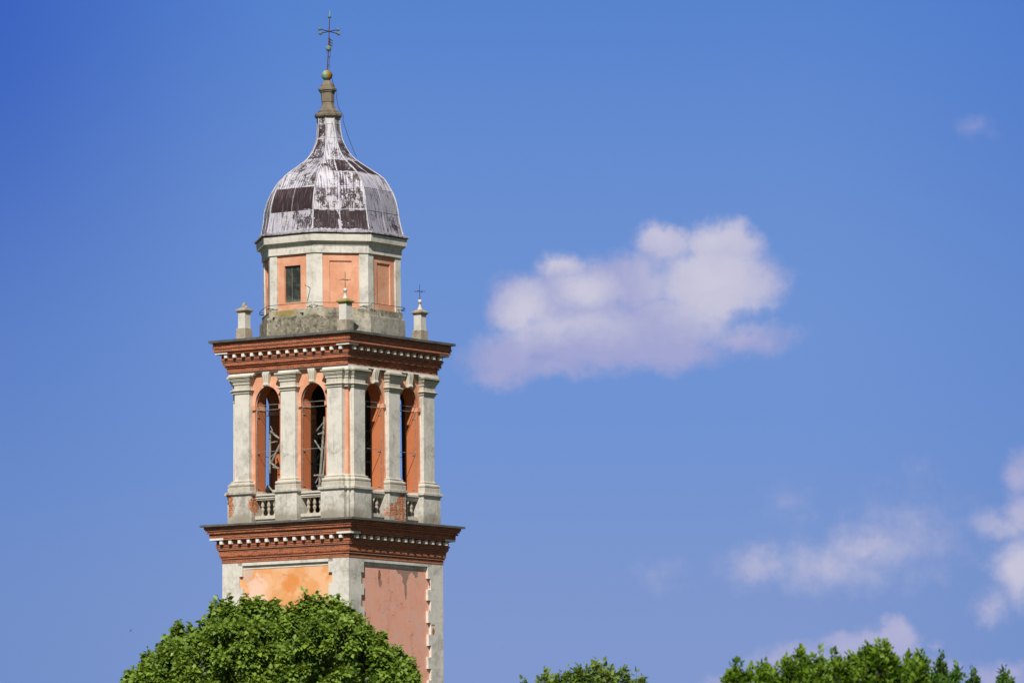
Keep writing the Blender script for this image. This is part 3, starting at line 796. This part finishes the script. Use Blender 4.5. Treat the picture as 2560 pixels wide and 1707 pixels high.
# darkness (left sheet, right sheet) row by row from the eaves up; second number set: grey tone
PAT = {0: [(.40, .60), (1.45, 1.5), (.46, .62), (.56, .52), (.70, .60), (.86, .60), (.72, .4)],
       1: [(.88, .94), (.60, .68), (.44, .62), (.66, .86), (.42, .36), (.36, .36), (.45, .4)],
       2: [(.48, .50), (.40, .40), (.38, .36), (.92, .98), (.72, .60), (.50, .5), (.45, .45)],
       7: [(.6, .6), (.6, .6), (.5, .5), (.5, .5), (.5, .5), (.6, .6), (.4, .4)]}
TONE = {2: [.75, .8, .25, .3, .3, .7, .6], 0: [.35, .3, .1, .2, .3, .2, .1], 1: [.2, .1, .05, .1, .15, .0, .0], 7: [.7, .6, .4, .4, .4, .4, .4]}
mb = MB(); pat, suv = [], []
for k in range(8):
    T = OCT(k)
    for ri in range(len(ROWS) - 1):
        z0, z1 = ROWS[ri], ROWS[ri + 1]; nz = 7; cols = 2 if ri < 4 else 1
        for c in range(cols):
            dk = PAT.get(k, [(random.uniform(.2, .7),) * 2] * 7)[ri][c]
            tn = TONE.get(k, [.3] * 7)[ri]
            for i in range(nz):
                for j in range(4):
                    q = []
                    for (ii, jj) in ((i, j), (i, j + 1), (i + 1, j + 1), (i + 1, j)):
                        t = ii / nz; z = z0 + (z1 - z0) * t; r = smooth_interp(z) + .018 * (1 - t)
                        f0, f1 = (c / cols, (c + 1) / cols); s_ = jj / 4; f = f0 + (f1 - f0) * s_
                        hw = r * math.sin(math.pi / 8)
                        q.append(T((2 * f - 1) * hw, r * AP, z)); suv.append((s_, t)); pat.append((dk, tn, 0.0))
                    mb.face(q, 0, True)
        # underside of the lap
        r = smooth_interp(z0); hw = (r + .018) * math.sin(math.pi / 8)
        mb.face([T(-hw, (r + .018) * AP, z0), T(hw, (r + .018) * AP, z0), T(hw, (r - .02) * AP, z0), T(-hw, (r - .02) * AP, z0)], 0)
        for _ in range(4): suv.append((0, 0)); pat.append((0.3, .3, 0.0))
dome = mb.build('dome', M['lead'], tower, lean)
me = dome.data
l2 = me.uv_layers.new(name='sheet')
l2.data.foreach_set('uv', [c for q in suv for c in q])
ca = me.attributes.new('patina', 'FLOAT_VECTOR', 'CORNER')
ca.data.foreach_set('vector', [c for q in pat for c in q])
mb = MB()
for k in range(8):
    a = math.pi / 8 + k * math.pi / 4
    zs = np.linspace(31.08, 36.17, 44)
    mb.tube([lean((smooth_interp(z) + .012) * math.cos(a), (smooth_interp(z) + .012) * math.sin(a), z) for z in zs], [.034 if z < 34 else .022 for z in zs], 6)
mb.build('corner_roll', M['lead_rib'], dome)
mb = MB()
for k in range(8):
    T = OCT(k); zs = np.linspace(31.1, 34.28, 30)
    mb.tube([lean(*T(0, (smooth_interp(z) + .012) * AP, z)) for z in zs], .011, 5)
mb.build('standing_seam', M['lead_rib'], dome)
# lead flashing at the eaves, edge slightly wavy
mb = MB(); rows = []
NW = 12
def eave_ring(r, z, wz=0.0, wr=0.0):
    out = []
    P_ = ngon(r, z)
    for k in range(8):
        a, b = Vector(P_[k]), Vector(P_[(k + 1) % 8])
        for j in range(NW):
            p = a.lerp(b, j / NW); jj = (k * NW + j)
            w = math.sin(jj * 1.9) * .5 + math.sin(jj * .83 + 2) * .5
            p.z += wz * w; p.x *= 1 + wr * w; p.y *= 1 + wr * w
            out.append(tuple(p))
    return out
rows = [eave_ring(3.12, 31.09), eave_ring(3.16, 31.045), eave_ring(3.40, 30.985, .006), eave_ring(3.405, 30.925, .012, .002), eave_ring(3.36, 30.90, .01), eave_ring(3.10, 30.905)]
mb.grid(rows, 0, closed=True)
mb.build('eaves_flashing', M['eave'], dome, lean)

# --- stone finial, ball and cross
mb = MB()
rows = [ngon(r, z) for r, z in [(.50, 36.16), (.55, 36.19), (.60, 36.24), (.61, 36.32), (.57, 36.38), (.46, 36.41), (.455, 36.47), (.42, 36.50), (.345, 36.58), (.28, 36.74), (.262, 36.87), (.285, 36.875),
        (.300, 37.22), (.31, 37.27), (.35, 37.30), (.36, 37.35), (.405, 37.37), (.41, 37.45), (.33, 37.50), (.295, 37.51), (.27, 37.62), (.20, 37.74), (.12, 37.81)]]
mb.grid(rows, 0, closed=True); mb.face(rows[-1])
mb.build('stone_finial', M['finial'], tower, lean)
def lt(z): return lean(0, 0, z)
c = lt(38.03)
mb = MB(); mb.ball((0, 0, 0), .238, 20, sq=.98); mb.grid([[(r * math.cos(t), r * math.sin(t), z) for t in np.linspace(0, 2 * math.pi, 20)] for r, z in ((.243, -.012), (.243, .012))])
o = mb.build('copper_ball', M['ball'], tower); o.location = c
mb = MB(); mb.tube([lt(z) for z in (38.2, 38.8, 39.2, 39.92, 40.5)], [.026, .024, .024, .022, .02], 6)
cross = mb.build('weathervane_cross', M['rust'], tower)
def camdir(r, d):      # image-right, away-from-camera -> tower coords
    v = Matrix.Rotation(-YAW, 3, 'Z') @ Vector((r, d, 0)); return v
cc_ = Vector(lt(39.92))
ends = []
for v, dz_ in ((camdir(.39, .42), -.04), (camdir(.385, -.30), .03)):
    a, b = cc_ - v - Vector((0, 0, dz_)), cc_ + v + Vector((0, 0, dz_)); ends += [a, b]
    mb = MB(); mb.tube([a, b], .02, 6); mb.build('cross_arm', M['rust'], cross)
for e in ends:
    mb = MB(); mb.ball((0, 0, 0), .074, 12); o = mb.build('arm_ball', M['copper'], cross); o.location = e
mb = MB(); mb.ball((0, 0, 0), .078, 12); o = mb.build('top_ball', M['copper'], cross); o.location = lt(40.56)
mb = MB(); mb.ball((0, 0, 0), .122, 14); o = mb.build('middle_ball', M['copper'], cross); o.location = lt(39.19)
mb = MB(); mb.tube([lt(40.6), lt(40.88)], [.014, .006], 5); mb.build('rod_tip', M['tip'], cross)
mb = MB(); r0, z0 = camdir(1, 0), 39.30
def fl(r, z, t=.012):
    p = Vector(lt(z)) + r0 * r; return p
def plate(pts):
    n_ = camdir(0, .012)
    f_, b_ = [tuple(fl(*p) - n_) for p in pts], [tuple(fl(*p) + n_) for p in pts]
    mb.face(f_); mb.face(b_[::-1]); mb.grid([f_ + [f_[0]], b_ + [b_[0]]])
plate([(.02, 39.66), (.05, 39.64), (.07, 39.56), (.07, 39.34), (.02, 39.32)])
for zz in (39.56, 39.45, 39.34):
    plate([(.065, zz + .03), (.16, zz - .02), (.165, zz - .08), (.14, zz - .08), (.13, zz - .045), (.065, zz - .01)])
plate([(.07, 39.34), (.12, 39.25), (.12, 39.15), (.10, 39.15), (.09, 39.24), (.05, 39.32)])
mb.build('vane_flag', M['iron'], cross)
mb = MB()
for zz in (38.42, 38.50, 38.78, 38.84):
    mb.tube([Vector(lt(zz)) + r0 * -.02, Vector(lt(zz)) + r0 * .085], .014, 4)
mb.tube([Vector(lt(39.12)) + r0 * .1, Vector(lt(38.8)) + r0 * .085, Vector(lt(38.45)) + r0 * .07, Vector(lt(38.2)) + r0 * .08], .008, 4)
mb.tube([Vector(lt(38.95)), Vector(lt(39.05)) + r0 * -.10], .007, 4); mb.tube([Vector(lt(38.95)), Vector(lt(39.08)) + r0 * .07], .007, 4)
mb.build('wire_clamp', M['rust'], cross)
# lightning conductor
mb = MB(); f0_ = camdir(0, -.1)
pts = []
for r, z in ((.20, 37.93), (.27, 37.6), (.40, 37.3), (.37, 37.1), (.43, 36.7), (.52, 36.45), (.64, 36.3), (.62, 36.1), (.66, 35.9), (.80, 35.4), (1.02, 34.75), (1.12, 34.5)):
    pts.append(Vector(lt(z)) + r0 * r + f0_)
mb.tube(pts, .011, 5); mb.build('lightning_cable', M['iron'], tower)

# --- corner pinnacles standing on the upper coping
def pinnacle(px_, py_, ball, cross_, label, q=2.66):
    mb = MB(); X, Y = px_ * q, py_ * q
    def s4(h, z): return [(X - h, Y - h, z), (X + h, Y - h, z), (X + h, Y + h, z), (X - h, Y + h, z)]
    rows = [s4(h, z) for h, z in [(.245, 26.60), (.245, 27.13), (.235, 27.145), (.185, 27.15)]]
    mb.grid(rows, 0, closed=True); mb.face(rows[-1])
    base_ = mb.build('pinnacle', M['block'], tower); base_['label'] = label
    mb = MB(); rows = [s4(h, z) for h, z in [(.188, 27.14), (.186, 27.80)]]; mb.grid(rows, 0, closed=True); mb.build('pinnacle_shaft', M['pinn'], base_)
    mb = MB(); rows = [s4(h, z) for h, z in [(.18, 27.78), (.20, 27.80), (.215, 27.84), (.265, 27.87), (.275, 27.885), (.278, 27.93), (.24, 27.955), (.15, 28.0), (.13, 28.03)]]
    mb.grid(rows, 0, closed=True); mb.face(rows[-1]); mb.build('pinnacle_cap', M['lichen'] if px_ > 0 > py_ else M['block'], base_)
    mb = MB()
    def ring(lst, n=10, jit=0):
        rr = [[(X + r * (1 + random.uniform(-jit, jit)) * math.cos(2 * math.pi * i / n), Y + r * (1 + random.uniform(-jit, jit)) * math.sin(2 * math.pi * i / n), z + random.uniform(-jit, jit) * .1) for i in range(n)] for r, z in lst]
        mb.grid(rr, 0, closed=True, sm=not jit)
        mb.face(rr[-1])
    if ball:
        ring([(.125, 28.02), (.12, 28.06), (.075, 28.12), (.055, 28.22), (.05, 28.28), (.07, 28.30)])
        mb.ball((X, Y, 28.385), .092, 12)
        mb.build('pinnacle_ball', M['pinn'], base_)
    else:
        ring([(.15, 28.0), (.13, 28.08), (.08, 28.14), (.07, 28.2), (.03, 28.24)], 9, .25)
        mb.build('broken_stub', M['block'], base_)
    if cross_:
        mb = MB()
        tip = Vector((X, Y, 29.12))
        mb.tube([(X, Y, 28.42), (X, Y, 29.14)], [.016, .010], 5)
        v = camdir(.235, .0) * .9; v2 = camdir(.09, .24)
        for vv in (v, v2):
            c_ = Vector((X, Y, 28.82)); mb.tube([c_ - vv, c_ + vv], .011, 5)
            for s_ in (-1, 1): mb.ball(tuple(c_ + vv * s_), .022, 6)
        mb.build('iron_cross', M['iron'], base_)
pinnacle(1, -1, True, True, 'near corner pinnacle with yellow lichen on its cap', 2.78)
pinnacle(-1, -1, False, False, 'left corner pinnacle with a broken stub and no cross')
pinnacle(1, 1, True, True, 'right corner pinnacle with a ball and iron cross')
pinnacle(-1, 1, True, False, 'far corner pinnacle')

# ------------------------------------------------------------------ ground
def ground_mat():
    m, g, p = new_mat('dry_grass_ground', 0.95, 0.1)
    oc = obj_coord(g)
    g.put(p.inputs['Base Color'], g.mix(g.noise(oc, .05, 8, .65), (0.035, 0.05, 0.018), (0.08, 0.075, 0.04)))
    return m
mb = MB(); mb.face([(-6000, -3000, 0), (6000, -3000, 0), (6000, 9000, 0), (-6000, 9000, 0)])
gr = mb.build('ground', ground_mat()); gr['kind'] = 'structure'

# ------------------------------------------------------------------ trees
def leaf_mat(name, a, b, trans, sheen=0.3):
    m = bpy.data.materials.new(name); m.use_nodes = True
    g = N(m.node_tree); m.node_tree.nodes.remove(m.node_tree.nodes['Principled BSDF'])
    out = m.node_tree.nodes['Material Output']
    at_ = g.n('ShaderNodeAttribute', attribute_name='leafvar').outputs['Fac']
    c = g.mix(at_, a, b)
    di = g.n('ShaderNodeBsdfPrincipled'); g.put(di.inputs['Base Color'], c)
    di.inputs['Roughness'].default_value = 0.42; di.inputs['Specular IOR Level'].default_value = sheen
    tr = g.n('ShaderNodeBsdfTranslucent'); g.put(tr.inputs[0], g.mix(at_, tuple(x * 1.2 for x in trans), trans))
    mx = g.n('ShaderNodeMixShader'); mx.inputs[0].default_value = 0.28
    m.node_tree.links.new(di.outputs[0], mx.inputs[1]); m.node_tree.links.new(tr.outputs[0], mx.inputs[2])
    m.node_tree.links.new(mx.outputs[0], out.inputs[0])
    return m
def bark_mat():
    m, g, p = new_mat('grey_brown_bark', 0.95, 0.1)
    g.put(p.inputs['Base Color'], g.mix(g.noise(obj_coord(g), 6.0, 6, .7), (0.07, 0.055, 0.04), (0.15, 0.125, 0.095)))
    return m
BARK = bark_mat()

def leaves_mesh(name, pos, axis, nrm, size, var, mat, parent, wide=0.8):
    """pos, axis (towards the tip), nrm: (n,3).  six vertices, two folded halves per leaf"""
    n = len(pos)
    ax = axis / np.linalg.norm(axis, axis=1, keepdims=True)
    sd = np.cross(ax, nrm); sd /= np.maximum(np.linalg.norm(sd, axis=1, keepdims=True), 1e-6)
    up = np.cross(sd, ax)
    s = size[:, None]
    V = np.empty((n, 6, 3))
    V[:, 0] = pos
    V[:, 1] = pos + ax * s * .22 + sd * s * .50 * wide + up * s * .12
    V[:, 2] = pos + ax * s * .62 + sd * s * .36 * wide + up * s * .05
    V[:, 3] = pos + ax * s * 1.0 - up * s * .10
    V[:, 4] = pos + ax * s * .62 - sd * s * .36 * wide + up * s * .05
    V[:, 5] = pos + ax * s * .22 - sd * s * .50 * wide + up * s * .12
    idx = (np.arange(n) * 6)[:, None]
    Fq = np.stack([idx + np.array([0, 1, 2, 3]), idx + np.array([0, 3, 4, 5])], 1).reshape(-1, 4)
    me = bpy.data.meshes.new(name)
    me.vertices.add(n * 6); me.vertices.foreach_set('co', V.reshape(-1))
    nf = len(Fq)
    me.loops.add(nf * 4); me.loops.foreach_set('vertex_index', Fq.reshape(-1).astype(np.int32))
    me.polygons.add(nf); me.polygons.foreach_set('loop_start', (np.arange(nf) * 4).astype(np.int32))
    try: me.polygons.foreach_set('loop_total', np.full(nf, 4, np.int32))
    except Exception: pass
    me.update(calc_edges=True)
    a = me.attributes.new('leafvar', 'FLOAT', 'FACE'); a.data.foreach_set('value', np.repeat(var, 2).astype(np.float32))
    me.materials.append(mat)
    o = bpy.data.objects.new(name, me); COL.objects.link(o); o.parent = parent
    return o
def unit(v): return v / np.maximum(np.linalg.norm(v, axis=1, keepdims=True), 1e-9)

def tree(name, label, dist, outline, zc, depth, mat, n_shoot, leaf, per, droop, spike=0.0, peaks=(), shoot_len=.35, group=None, seed=1, sideburn=1.6, wide=.8, low=900, spread=.5, pin=1.0, clump=11, csize=.24, pk=(.45, .22, 26), core=6000, lumps=0):
    """outline: list of (px, py) in the photograph along the crown's top edge; the crown continues round and down from there"""
    rng = np.random.default_rng(seed)
    pts = [at(px, py, dist) for px, py in outline]
    xs = np.array([p.x for p in pts]); hs = np.array([p.z for p in pts])
    x0, x1 = xs[0] - sideburn, xs[-1] + sideburn
    XS = np.concatenate([[x0], xs, [x1]]); HS = np.concatenate([[zc], hs, [zc]])
    cx = (x0 + x1) / 2
    root = thing(empty(name, (cx, dist, 0)), label, 'tree', group)
    # sample shoots on the shell
    n = n_shoot
    nc = max(12, n // clump)
    cxs, cth = rng.uniform(x0, x1, nc), rng.uniform(-1.75, 1.75, nc)
    crr = rng.uniform(.72, .95, nc)
    ci = rng.integers(0, nc, n)
    cs = csize * (x1 - x0) / 8
    x = np.clip(cxs[ci] + rng.normal(0, cs, n), x0, x1); th = cth[ci] + rng.normal(0, cs * 1.0 / depth, n)
    H = np.interp(x, XS, HS) - zc
    H = np.maximum(H, .2)
    w = np.sqrt(np.maximum(0.02, 1 - ((x - cx) / ((x1 - x0) / 2)) ** 2)) * depth
    rr = (crr[ci] - .30 * rng.random(n) ** 2.0) * (1 - .05 * (((x - cxs[ci]) / cs) ** 2 + ((th - cth[ci]) * depth / cs) ** 2).clip(0, 3))
    lump = 1 + .06 * np.sin(x * 3.1 + 4 * np.sin(th * 3 + seed)) * np.abs(np.sin(th)) + .04 * np.sin(x * 7.3 + th * 9)
    y = w * np.sin(th) * rr * lump
    z = zc + H * np.cos(th) * rr
    lo = th * 0 + 0
    z = np.where(np.cos(th) < 0, zc + np.cos(th) * (zc * .35) * rr, z)
    sl = np.interp(x + .3, XS, HS) - np.interp(x - .3, XS, HS)
    d = np.stack([-sl / .6 * np.maximum(np.cos(th), 0) + rng.normal(0, .35, n), np.sin(th) * 1.1 + rng.normal(0, .35, n), np.maximum(np.cos(th), -.2) + .35 + rng.normal(0, .25, n)], 1)
    d = unit(d)
    tip = np.stack([x, y + dist, z], 1)
    L = shoot_len * rng.uniform(.6, 1.3, n)
    if len(peaks):
        mx_ = (outline[0][0] + outline[-1][0]) / 2; peaks = [(mx_ + (a - mx_) * pin, b) for a, b in peaks]
        P = np.array([tuple(at(px, py, dist + rng.uniform(-.4, .4))) for px, py in peaks])
        reps = []
        for p in P:
            reps.append((p, np.array([rng.normal(0, .12), rng.normal(0, .12), 1.0]), shoot_len * 1.7))
            ph, pr, pn_ = pk
            for _ in range(pn_):
                hh = ph * rng.random() ** .8; a_ = rng.uniform(0, 6.28); q_ = pr * (.38 + .62 * (hh / ph) ** .8) * math.sqrt(rng.random())
                o_ = np.array([math.cos(a_) * q_, math.sin(a_) * q_, -hh - .02])
                reps.append((p + o_, np.array([o_[0] * 3 + rng.normal(0, .2), o_[1] * 3 - .15 + rng.normal(0, .2), .9]), shoot_len * rng.uniform(.5, .9)))
        tip = np.concatenate([tip, np.array([r[0] for r in reps])]); d = np.concatenate([d, unit(np.array([r[1] for r in reps]))])
        L = np.concatenate([L, np.array([r[2] for r in reps])])
    if lumps:
        reps = []; ph, pr, pn_ = pk
        for _ in range(lumps):
            lx = rng.uniform(x0 + .2, x1 - .2); lt_ = rng.uniform(-1.55, .3)
            lw = math.sqrt(max(.02, 1 - ((lx - cx) / ((x1 - x0) / 2)) ** 2)) * depth
            lh = max(.2, float(np.interp(lx, XS, HS)) - zc)
            nv = np.array([(lx - cx) / (x1 - x0) * 1.2, math.sin(lt_), math.cos(lt_) + .35]); nv /= np.linalg.norm(nv)
            rs = rng.uniform(.95, 1.03)
            rs = rng.uniform(.93, 1.06); p = np.array([lx, dist + lw * math.sin(lt_) * rs, zc + lh * math.cos(lt_) * min(rs, 1.0)]) + nv * rng.uniform(-.05, .42) * (abs(math.sin(lt_)) + .06)
            sc = rng.uniform(.55, 1.15)
            for _ in range(16):
                dd_ = rng.normal(0, 1, 3); dd_ /= np.linalg.norm(dd_)
                o_ = dd_ * pr * sc * rng.random() ** .4 - nv * .10
                reps.append((p + o_, nv + dd_ * .7, shoot_len * rng.uniform(.5, .8)))
        tip = np.concatenate([tip, np.array([r[0] for r in reps])]); d = np.concatenate([d, unit(np.array([r[1] for r in reps]))])
        L = np.concatenate([L, np.array([r[2] for r in reps])])
    if spike:
        d = unit(d * np.array([1 - spike, 1 - spike, 1]) + np.array([0, 0, spike]))
    m = len(tip)
    K = per
    t = np.tile(np.linspace(0.0, 1.0, K)[None], (m, 1)) + rng.normal(0, .03, (m, K)); t = np.clip(t, 0, 1.05)
    base = tip[:, None] - d[:, None] * (L[:, None, None] * (1 - t[..., None]))
    ang = np.arange(K)[None] * 2.4 + rng.uniform(0, 6.28, (m, 1))
    u = unit(np.cross(d, np.array([[.3, .5, .1]]))); v = np.cross(d, u)
    side = u[:, None] * np.cos(ang)[..., None] + v[:, None] * np.sin(ang)[..., None]
    out = side * (1 - .5 * t[..., None]) + d[:, None] * (.15 + .9 * t[..., None] ** 2)
    pos = base + side * (leaf * spread) * rng.uniform(.3, 1.5, (m, K, 1)) * (1.15 - .7 * t[..., None])
    axis = out + np.array([0, 0, -droop]) + rng.normal(0, .28, (m, K, 3))
    nr = np.array([0, 0, 1.0]) + side * .35 + rng.normal(0, .38, (m, K, 3)) + np.array([-.05, -.35, 0])
    pos, axis, nr = pos.reshape(-1, 3), axis.reshape(-1, 3), nr.reshape(-1, 3)
    size = leaf * rng.uniform(.65, 1.25, len(pos))
    sv = rng.uniform(0, 1, m); sv[:n] = .5 * sv[:n] + .5 * rng.uniform(0, 1, nc)[ci]
    shootvar = np.repeat(sv, K)
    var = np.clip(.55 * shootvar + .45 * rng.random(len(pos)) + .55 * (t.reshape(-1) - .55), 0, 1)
    # lower crown, never in the picture: fewer, larger leaves
    q = rng.normal(0, 1, (low * 10, 3)); q = unit(q); q[:, 2] = -abs(q[:, 2]) * 1.0
    qp = np.array([cx, dist, zc]) + q * np.array([(x1 - x0) / 2, depth, zc * .45]) * (1 - .35 * rng.random((len(q), 1)) ** 2)
    pos = np.concatenate([pos, qp]); axis = np.concatenate([axis, q + rng.normal(0, .5, q.shape)])
    nr = np.concatenate([nr, rng.normal(0, .5, q.shape) + np.array([0, 0, 1.0])])
    size = np.concatenate([size, leaf * 2.6 * rng.uniform(.8, 1.2, len(q))]); var = np.concatenate([var, rng.random(len(q))])
    # inner leaves that close the crown's heart
    if core:
        xi = rng.uniform(x0 + .3, x1 - .3, core); ti = rng.uniform(-1.6, 1.6, core); ri = rng.uniform(.45, .82, core)
        hi = np.maximum(np.interp(xi, XS, HS) - zc, .2); wi = np.sqrt(np.maximum(.02, 1 - ((xi - cx) / ((x1 - x0) / 2)) ** 2)) * depth
        pi_ = np.stack([xi, dist + wi * np.sin(ti) * ri, zc + hi * np.cos(ti) * ri], 1)
        pos = np.concatenate([pos, pi_]); axis = np.concatenate([axis, rng.normal(0, 1, pi_.shape)])
        nr = np.concatenate([nr, rng.normal(0, .6, pi_.shape) + np.array([0, -.5, .6])])
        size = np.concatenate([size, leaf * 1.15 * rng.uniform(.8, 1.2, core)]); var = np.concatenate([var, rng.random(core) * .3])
    off = np.array([cx, dist, 0.0])
    leaves_mesh('crown', pos - off, axis, nr, size, var, mat, root, wide)
    # trunk with limbs and twigs
    mb = MB()
    tr = max(.07, (x1 - x0) * .03)
    top = zc * .62
    mb.tube([(0, 0, 0), (.05, 0, top * .3), (-.04, .05, top * .7), (.03, 0, top)], [tr * 1.5, tr * 1.1, tr, tr * .85], 9)
    r_ = random.Random(seed)
    mids = []
    for i in range(12):
        a = i * 2.4; sp = r_.uniform(.3, .8)
        hz = float(np.interp(cx + math.cos(a) * sp * (x1 - x0) * .4, XS, HS))
        e = Vector((math.cos(a) * sp * (x1 - x0) * .4, math.sin(a) * sp * depth * .75, zc + (hz - zc) * (.62 if sp < .6 else .35)))
        b = Vector((0, 0, top * r_.uniform(.75, 1.0)))
        md = b.lerp(e, .5) + Vector((r_.uniform(-.2, .2), r_.uniform(-.2, .2), r_.uniform(-.1, .3)))
        mb.tube([b, md, e], [tr * .55, tr * .33, tr * .12], 6, caps=False); mids.append((md, e))
    sel = rng.choice(n, min(n, 420), replace=False); sel = np.concatenate([sel, np.arange(n, m)])
    for i in sel:
        p = Vector(tip[i] - off); dv = Vector(d[i])
        b = p - dv * float(L[i]) * 1.6
        mb.tube([b, p - dv * .03], [.007 * leaf / .09 + .002, .003], 3, caps=False)
    mb.build('trunk', BARK, root)
    return root

lime = leaf_mat('lime_tree_leaf', (0.022, 0.062, 0.008), (0.23, 0.34, 0.045), (0.24, 0.30, 0.02))
pale = leaf_mat('pale_green_leaf', (0.05, 0.11, 0.015), (0.20, 0.27, 0.05), (0.18, 0.27, 0.03))
bright = leaf_mat('bright_green_leaf', (0.03, 0.085, 0.006), (0.175, 0.28, 0.022), (0.17, 0.30, 0.015), 0.25)
deep = leaf_mat('deep_green_leaf', (0.022, 0.07, 0.008), (0.08, 0.17, 0.015), (0.10, 0.21, 0.012), 0.3)

LIME = [(a, b + 32) for a, b in [(300, 1707), (315, 1690), (357, 1640), (418, 1600), (440, 1570), (505, 1560), (540, 1525), (568, 1505), (617, 1508), (645, 1520), (660, 1530), (694, 1512), (730, 1515), (766, 1496), (802, 1494), (843, 1506), (880, 1518), (905, 1548), (940, 1580), (960, 1592), (985, 1618), (1010, 1636), (1036, 1660), (1043, 1700)]]
LPK = [(311, 1668), (357, 1622), (382, 1635), (420, 1583), (438, 1549), (470, 1556), (505, 1538), (539, 1495), (556, 1508), (568, 1490), (585, 1505), (617, 1486), (635, 1506), (647, 1492), (668, 1499), (694, 1497), (722, 1512), (745, 1505), (766, 1479), (784, 1490), (803, 1480), (824, 1494), (843, 1489), (862, 1509), (882, 1503), (908, 1532), (925, 1560), (940, 1566), (960, 1575), (948, 1603), (975, 1612), (999, 1609), (1015, 1630), (1038, 1640), (1014, 1655), (1040, 1668), (1044, 1690), (330, 1690), (345, 1652), (400, 1600)]
tree('lime_tree', 'large leafy green tree in front of the foot of the tower', 120.0, LIME, 5.6, 3.6, lime, 3200, .108, 16, .7, peaks=LPK, seed=3, shoot_len=.34, sideburn=1.3, core=13000, lumps=330, pin=.965)
MIDT = [(1290, 1735), (1340, 1700), (1362, 1690), (1400, 1683), (1440, 1672), (1492, 1665), (1540, 1676), (1580, 1686), (1605, 1700), (1640, 1740)]
tree('small_tree', 'small pale leafy tree top rising right of the tower', 90.0, MIDT, 4.2, 1.9, pale, 1700, .075, 13, .2, spike=.3,
     peaks=[(1308, 1697), (1363, 1674), (1370, 1684), (1400, 1676), (1424, 1664), (1445, 1660), (1468, 1662), (1492, 1648), (1509, 1652), (1526, 1664), (1560, 1665), (1590, 1674), (1604, 1688), (1345, 1700), (1540, 1680)], seed=5, shoot_len=.22, sideburn=.8, low=300, pk=(.38, .15, 16), core=1500)
BIG = [(1800, 1725), (1840, 1690), (1880, 1700), (1925, 1680), (1960, 1662), (2000, 1645), (2040, 1646), (2080, 1650), (2120, 1652), (2150, 1630), (2190, 1620), (2220, 1632), (2260, 1652), (2300, 1655), (2330, 1690)]
tree('leafy_tree', 'bright green bushy tree with many upright shoots, widest of the trees at right', 60.0, [(a, b + 12) for a, b in BIG], 3.0, 1.5, bright, 2400, .060, 16, -.15, spike=.62,
     peaks=[(1841, 1645), (1830, 1668), (1877, 1662), (1912, 1652), (1925, 1662), (1972, 1640), (1965, 1655), (2003, 1616), (2020, 1640), (2050, 1618), (2085, 1622), (2122, 1630), (2110, 1650), (2166, 1610), (2152, 1630), (2195, 1599), (2213, 1602), (2205, 1620), (2232, 1634), (2270, 1630), (2300, 1628), (2290, 1645), (1895, 1680), (1940, 1665), (2180, 1620)], seed=8, shoot_len=.16, sideburn=.5, low=250, wide=.66, pk=(.46, .14, 30), core=4000)
DK = [(2310, 1725), (2352, 1680), (2395, 1690), (2440, 1690), (2475, 1725)]
tree('shrubby_tree', 'dark green tree with thin pointed shoots right of the widest bushy tree', 66.0, DK, 3.1, .8, deep, 420, .055, 16, -.2, spike=.65,
     peaks=[(2354, 1629), (2346, 1650), (2360, 1662), (2390, 1660), (2386, 1676), (2430, 1666), (2437, 1676), (2412, 1690), (2340, 1675), (2322, 1692)], seed=12, shoot_len=.15, sideburn=.25, low=80, wide=.62, pk=(.46, .12, 20), core=500)
FR = [(2480, 1730), (2512, 1695), (2545, 1725)]
tree('slender_tree', 'single slender green shoot top near the right edge, standing apart', 66.0, FR, 3.1, .5, deep, 150, .055, 14, -.2, spike=.65,
     peaks=[(2512, 1668), (2508, 1680), (2520, 1684), (2500, 1694)], seed=15, shoot_len=.15, sideburn=.2, low=40, wide=.62, pk=(.44, .11, 18), core=150)

# ------------------------------------------------------------------ birds
M['feather'] = metal('dark_feathers', (0.02, 0.02, 0.025), 0.8, 0.0)
def bird(px, py, dist, s, roll_, label):
    root = empty('bird', at(px, py, dist))
    thing(root, label, 'bird', 'swifts in the sky')
    mb = MB()
    rows = []
    for t in np.linspace(0, 1, 9):
        r = .018 * math.sin(math.pi * min(.98, max(.03, t)) ** .75) + .002
        rows.append([(-.085 + .17 * t, r * math.cos(a), r * .9 * math.sin(a)) for a in np.linspace(0, 2 * math.pi, 9)[:-1]])
    mb.grid(rows, 0, closed=True, sm=True)
    for sg in (-1, 1):        # forked tail and scythe wings
        mb.face([(-.07, sg * .004, .002), (-.07, sg * .014, 0), (-.135, sg * .03, 0), (-.10, sg * .006, 0)])
        lead = [(.045, .01), (.055, .06), (.035, .12), (-.01, .18), (-.06, .215)]
        trail = [(-.005, .01), (-.002, .06), (-.012, .12), (-.035, .17), (-.06, .215)]
        mb.grid([[(x, sg * y, .02 * y / .2 + .006) for x, y in lead], [(x, sg * y, .02 * y / .2) for x, y in trail]])
    b = mb.build('body', M['feather'], root)
    b.scale = (s, s, s)
    wing = Vector(roll_).normalized(); body_ = wing.cross(Vector((0.35, 1, 0))).normalized(); up_ = body_.cross(wing)
    b.rotation_mode = 'QUATERNION'; b.rotation_quaternion = Matrix((body_, wing, up_)).transposed().to_quaternion()
    return root
bird(327, 1575, 150.0, .30, (.55, .35, .78), 'dark swift flying with slanted wings left of the large tree')
bird(1256, 1618.5, 420.0, .26, (.2, .5, .8), 'tiny far off bird speck between the tower and the small tree')
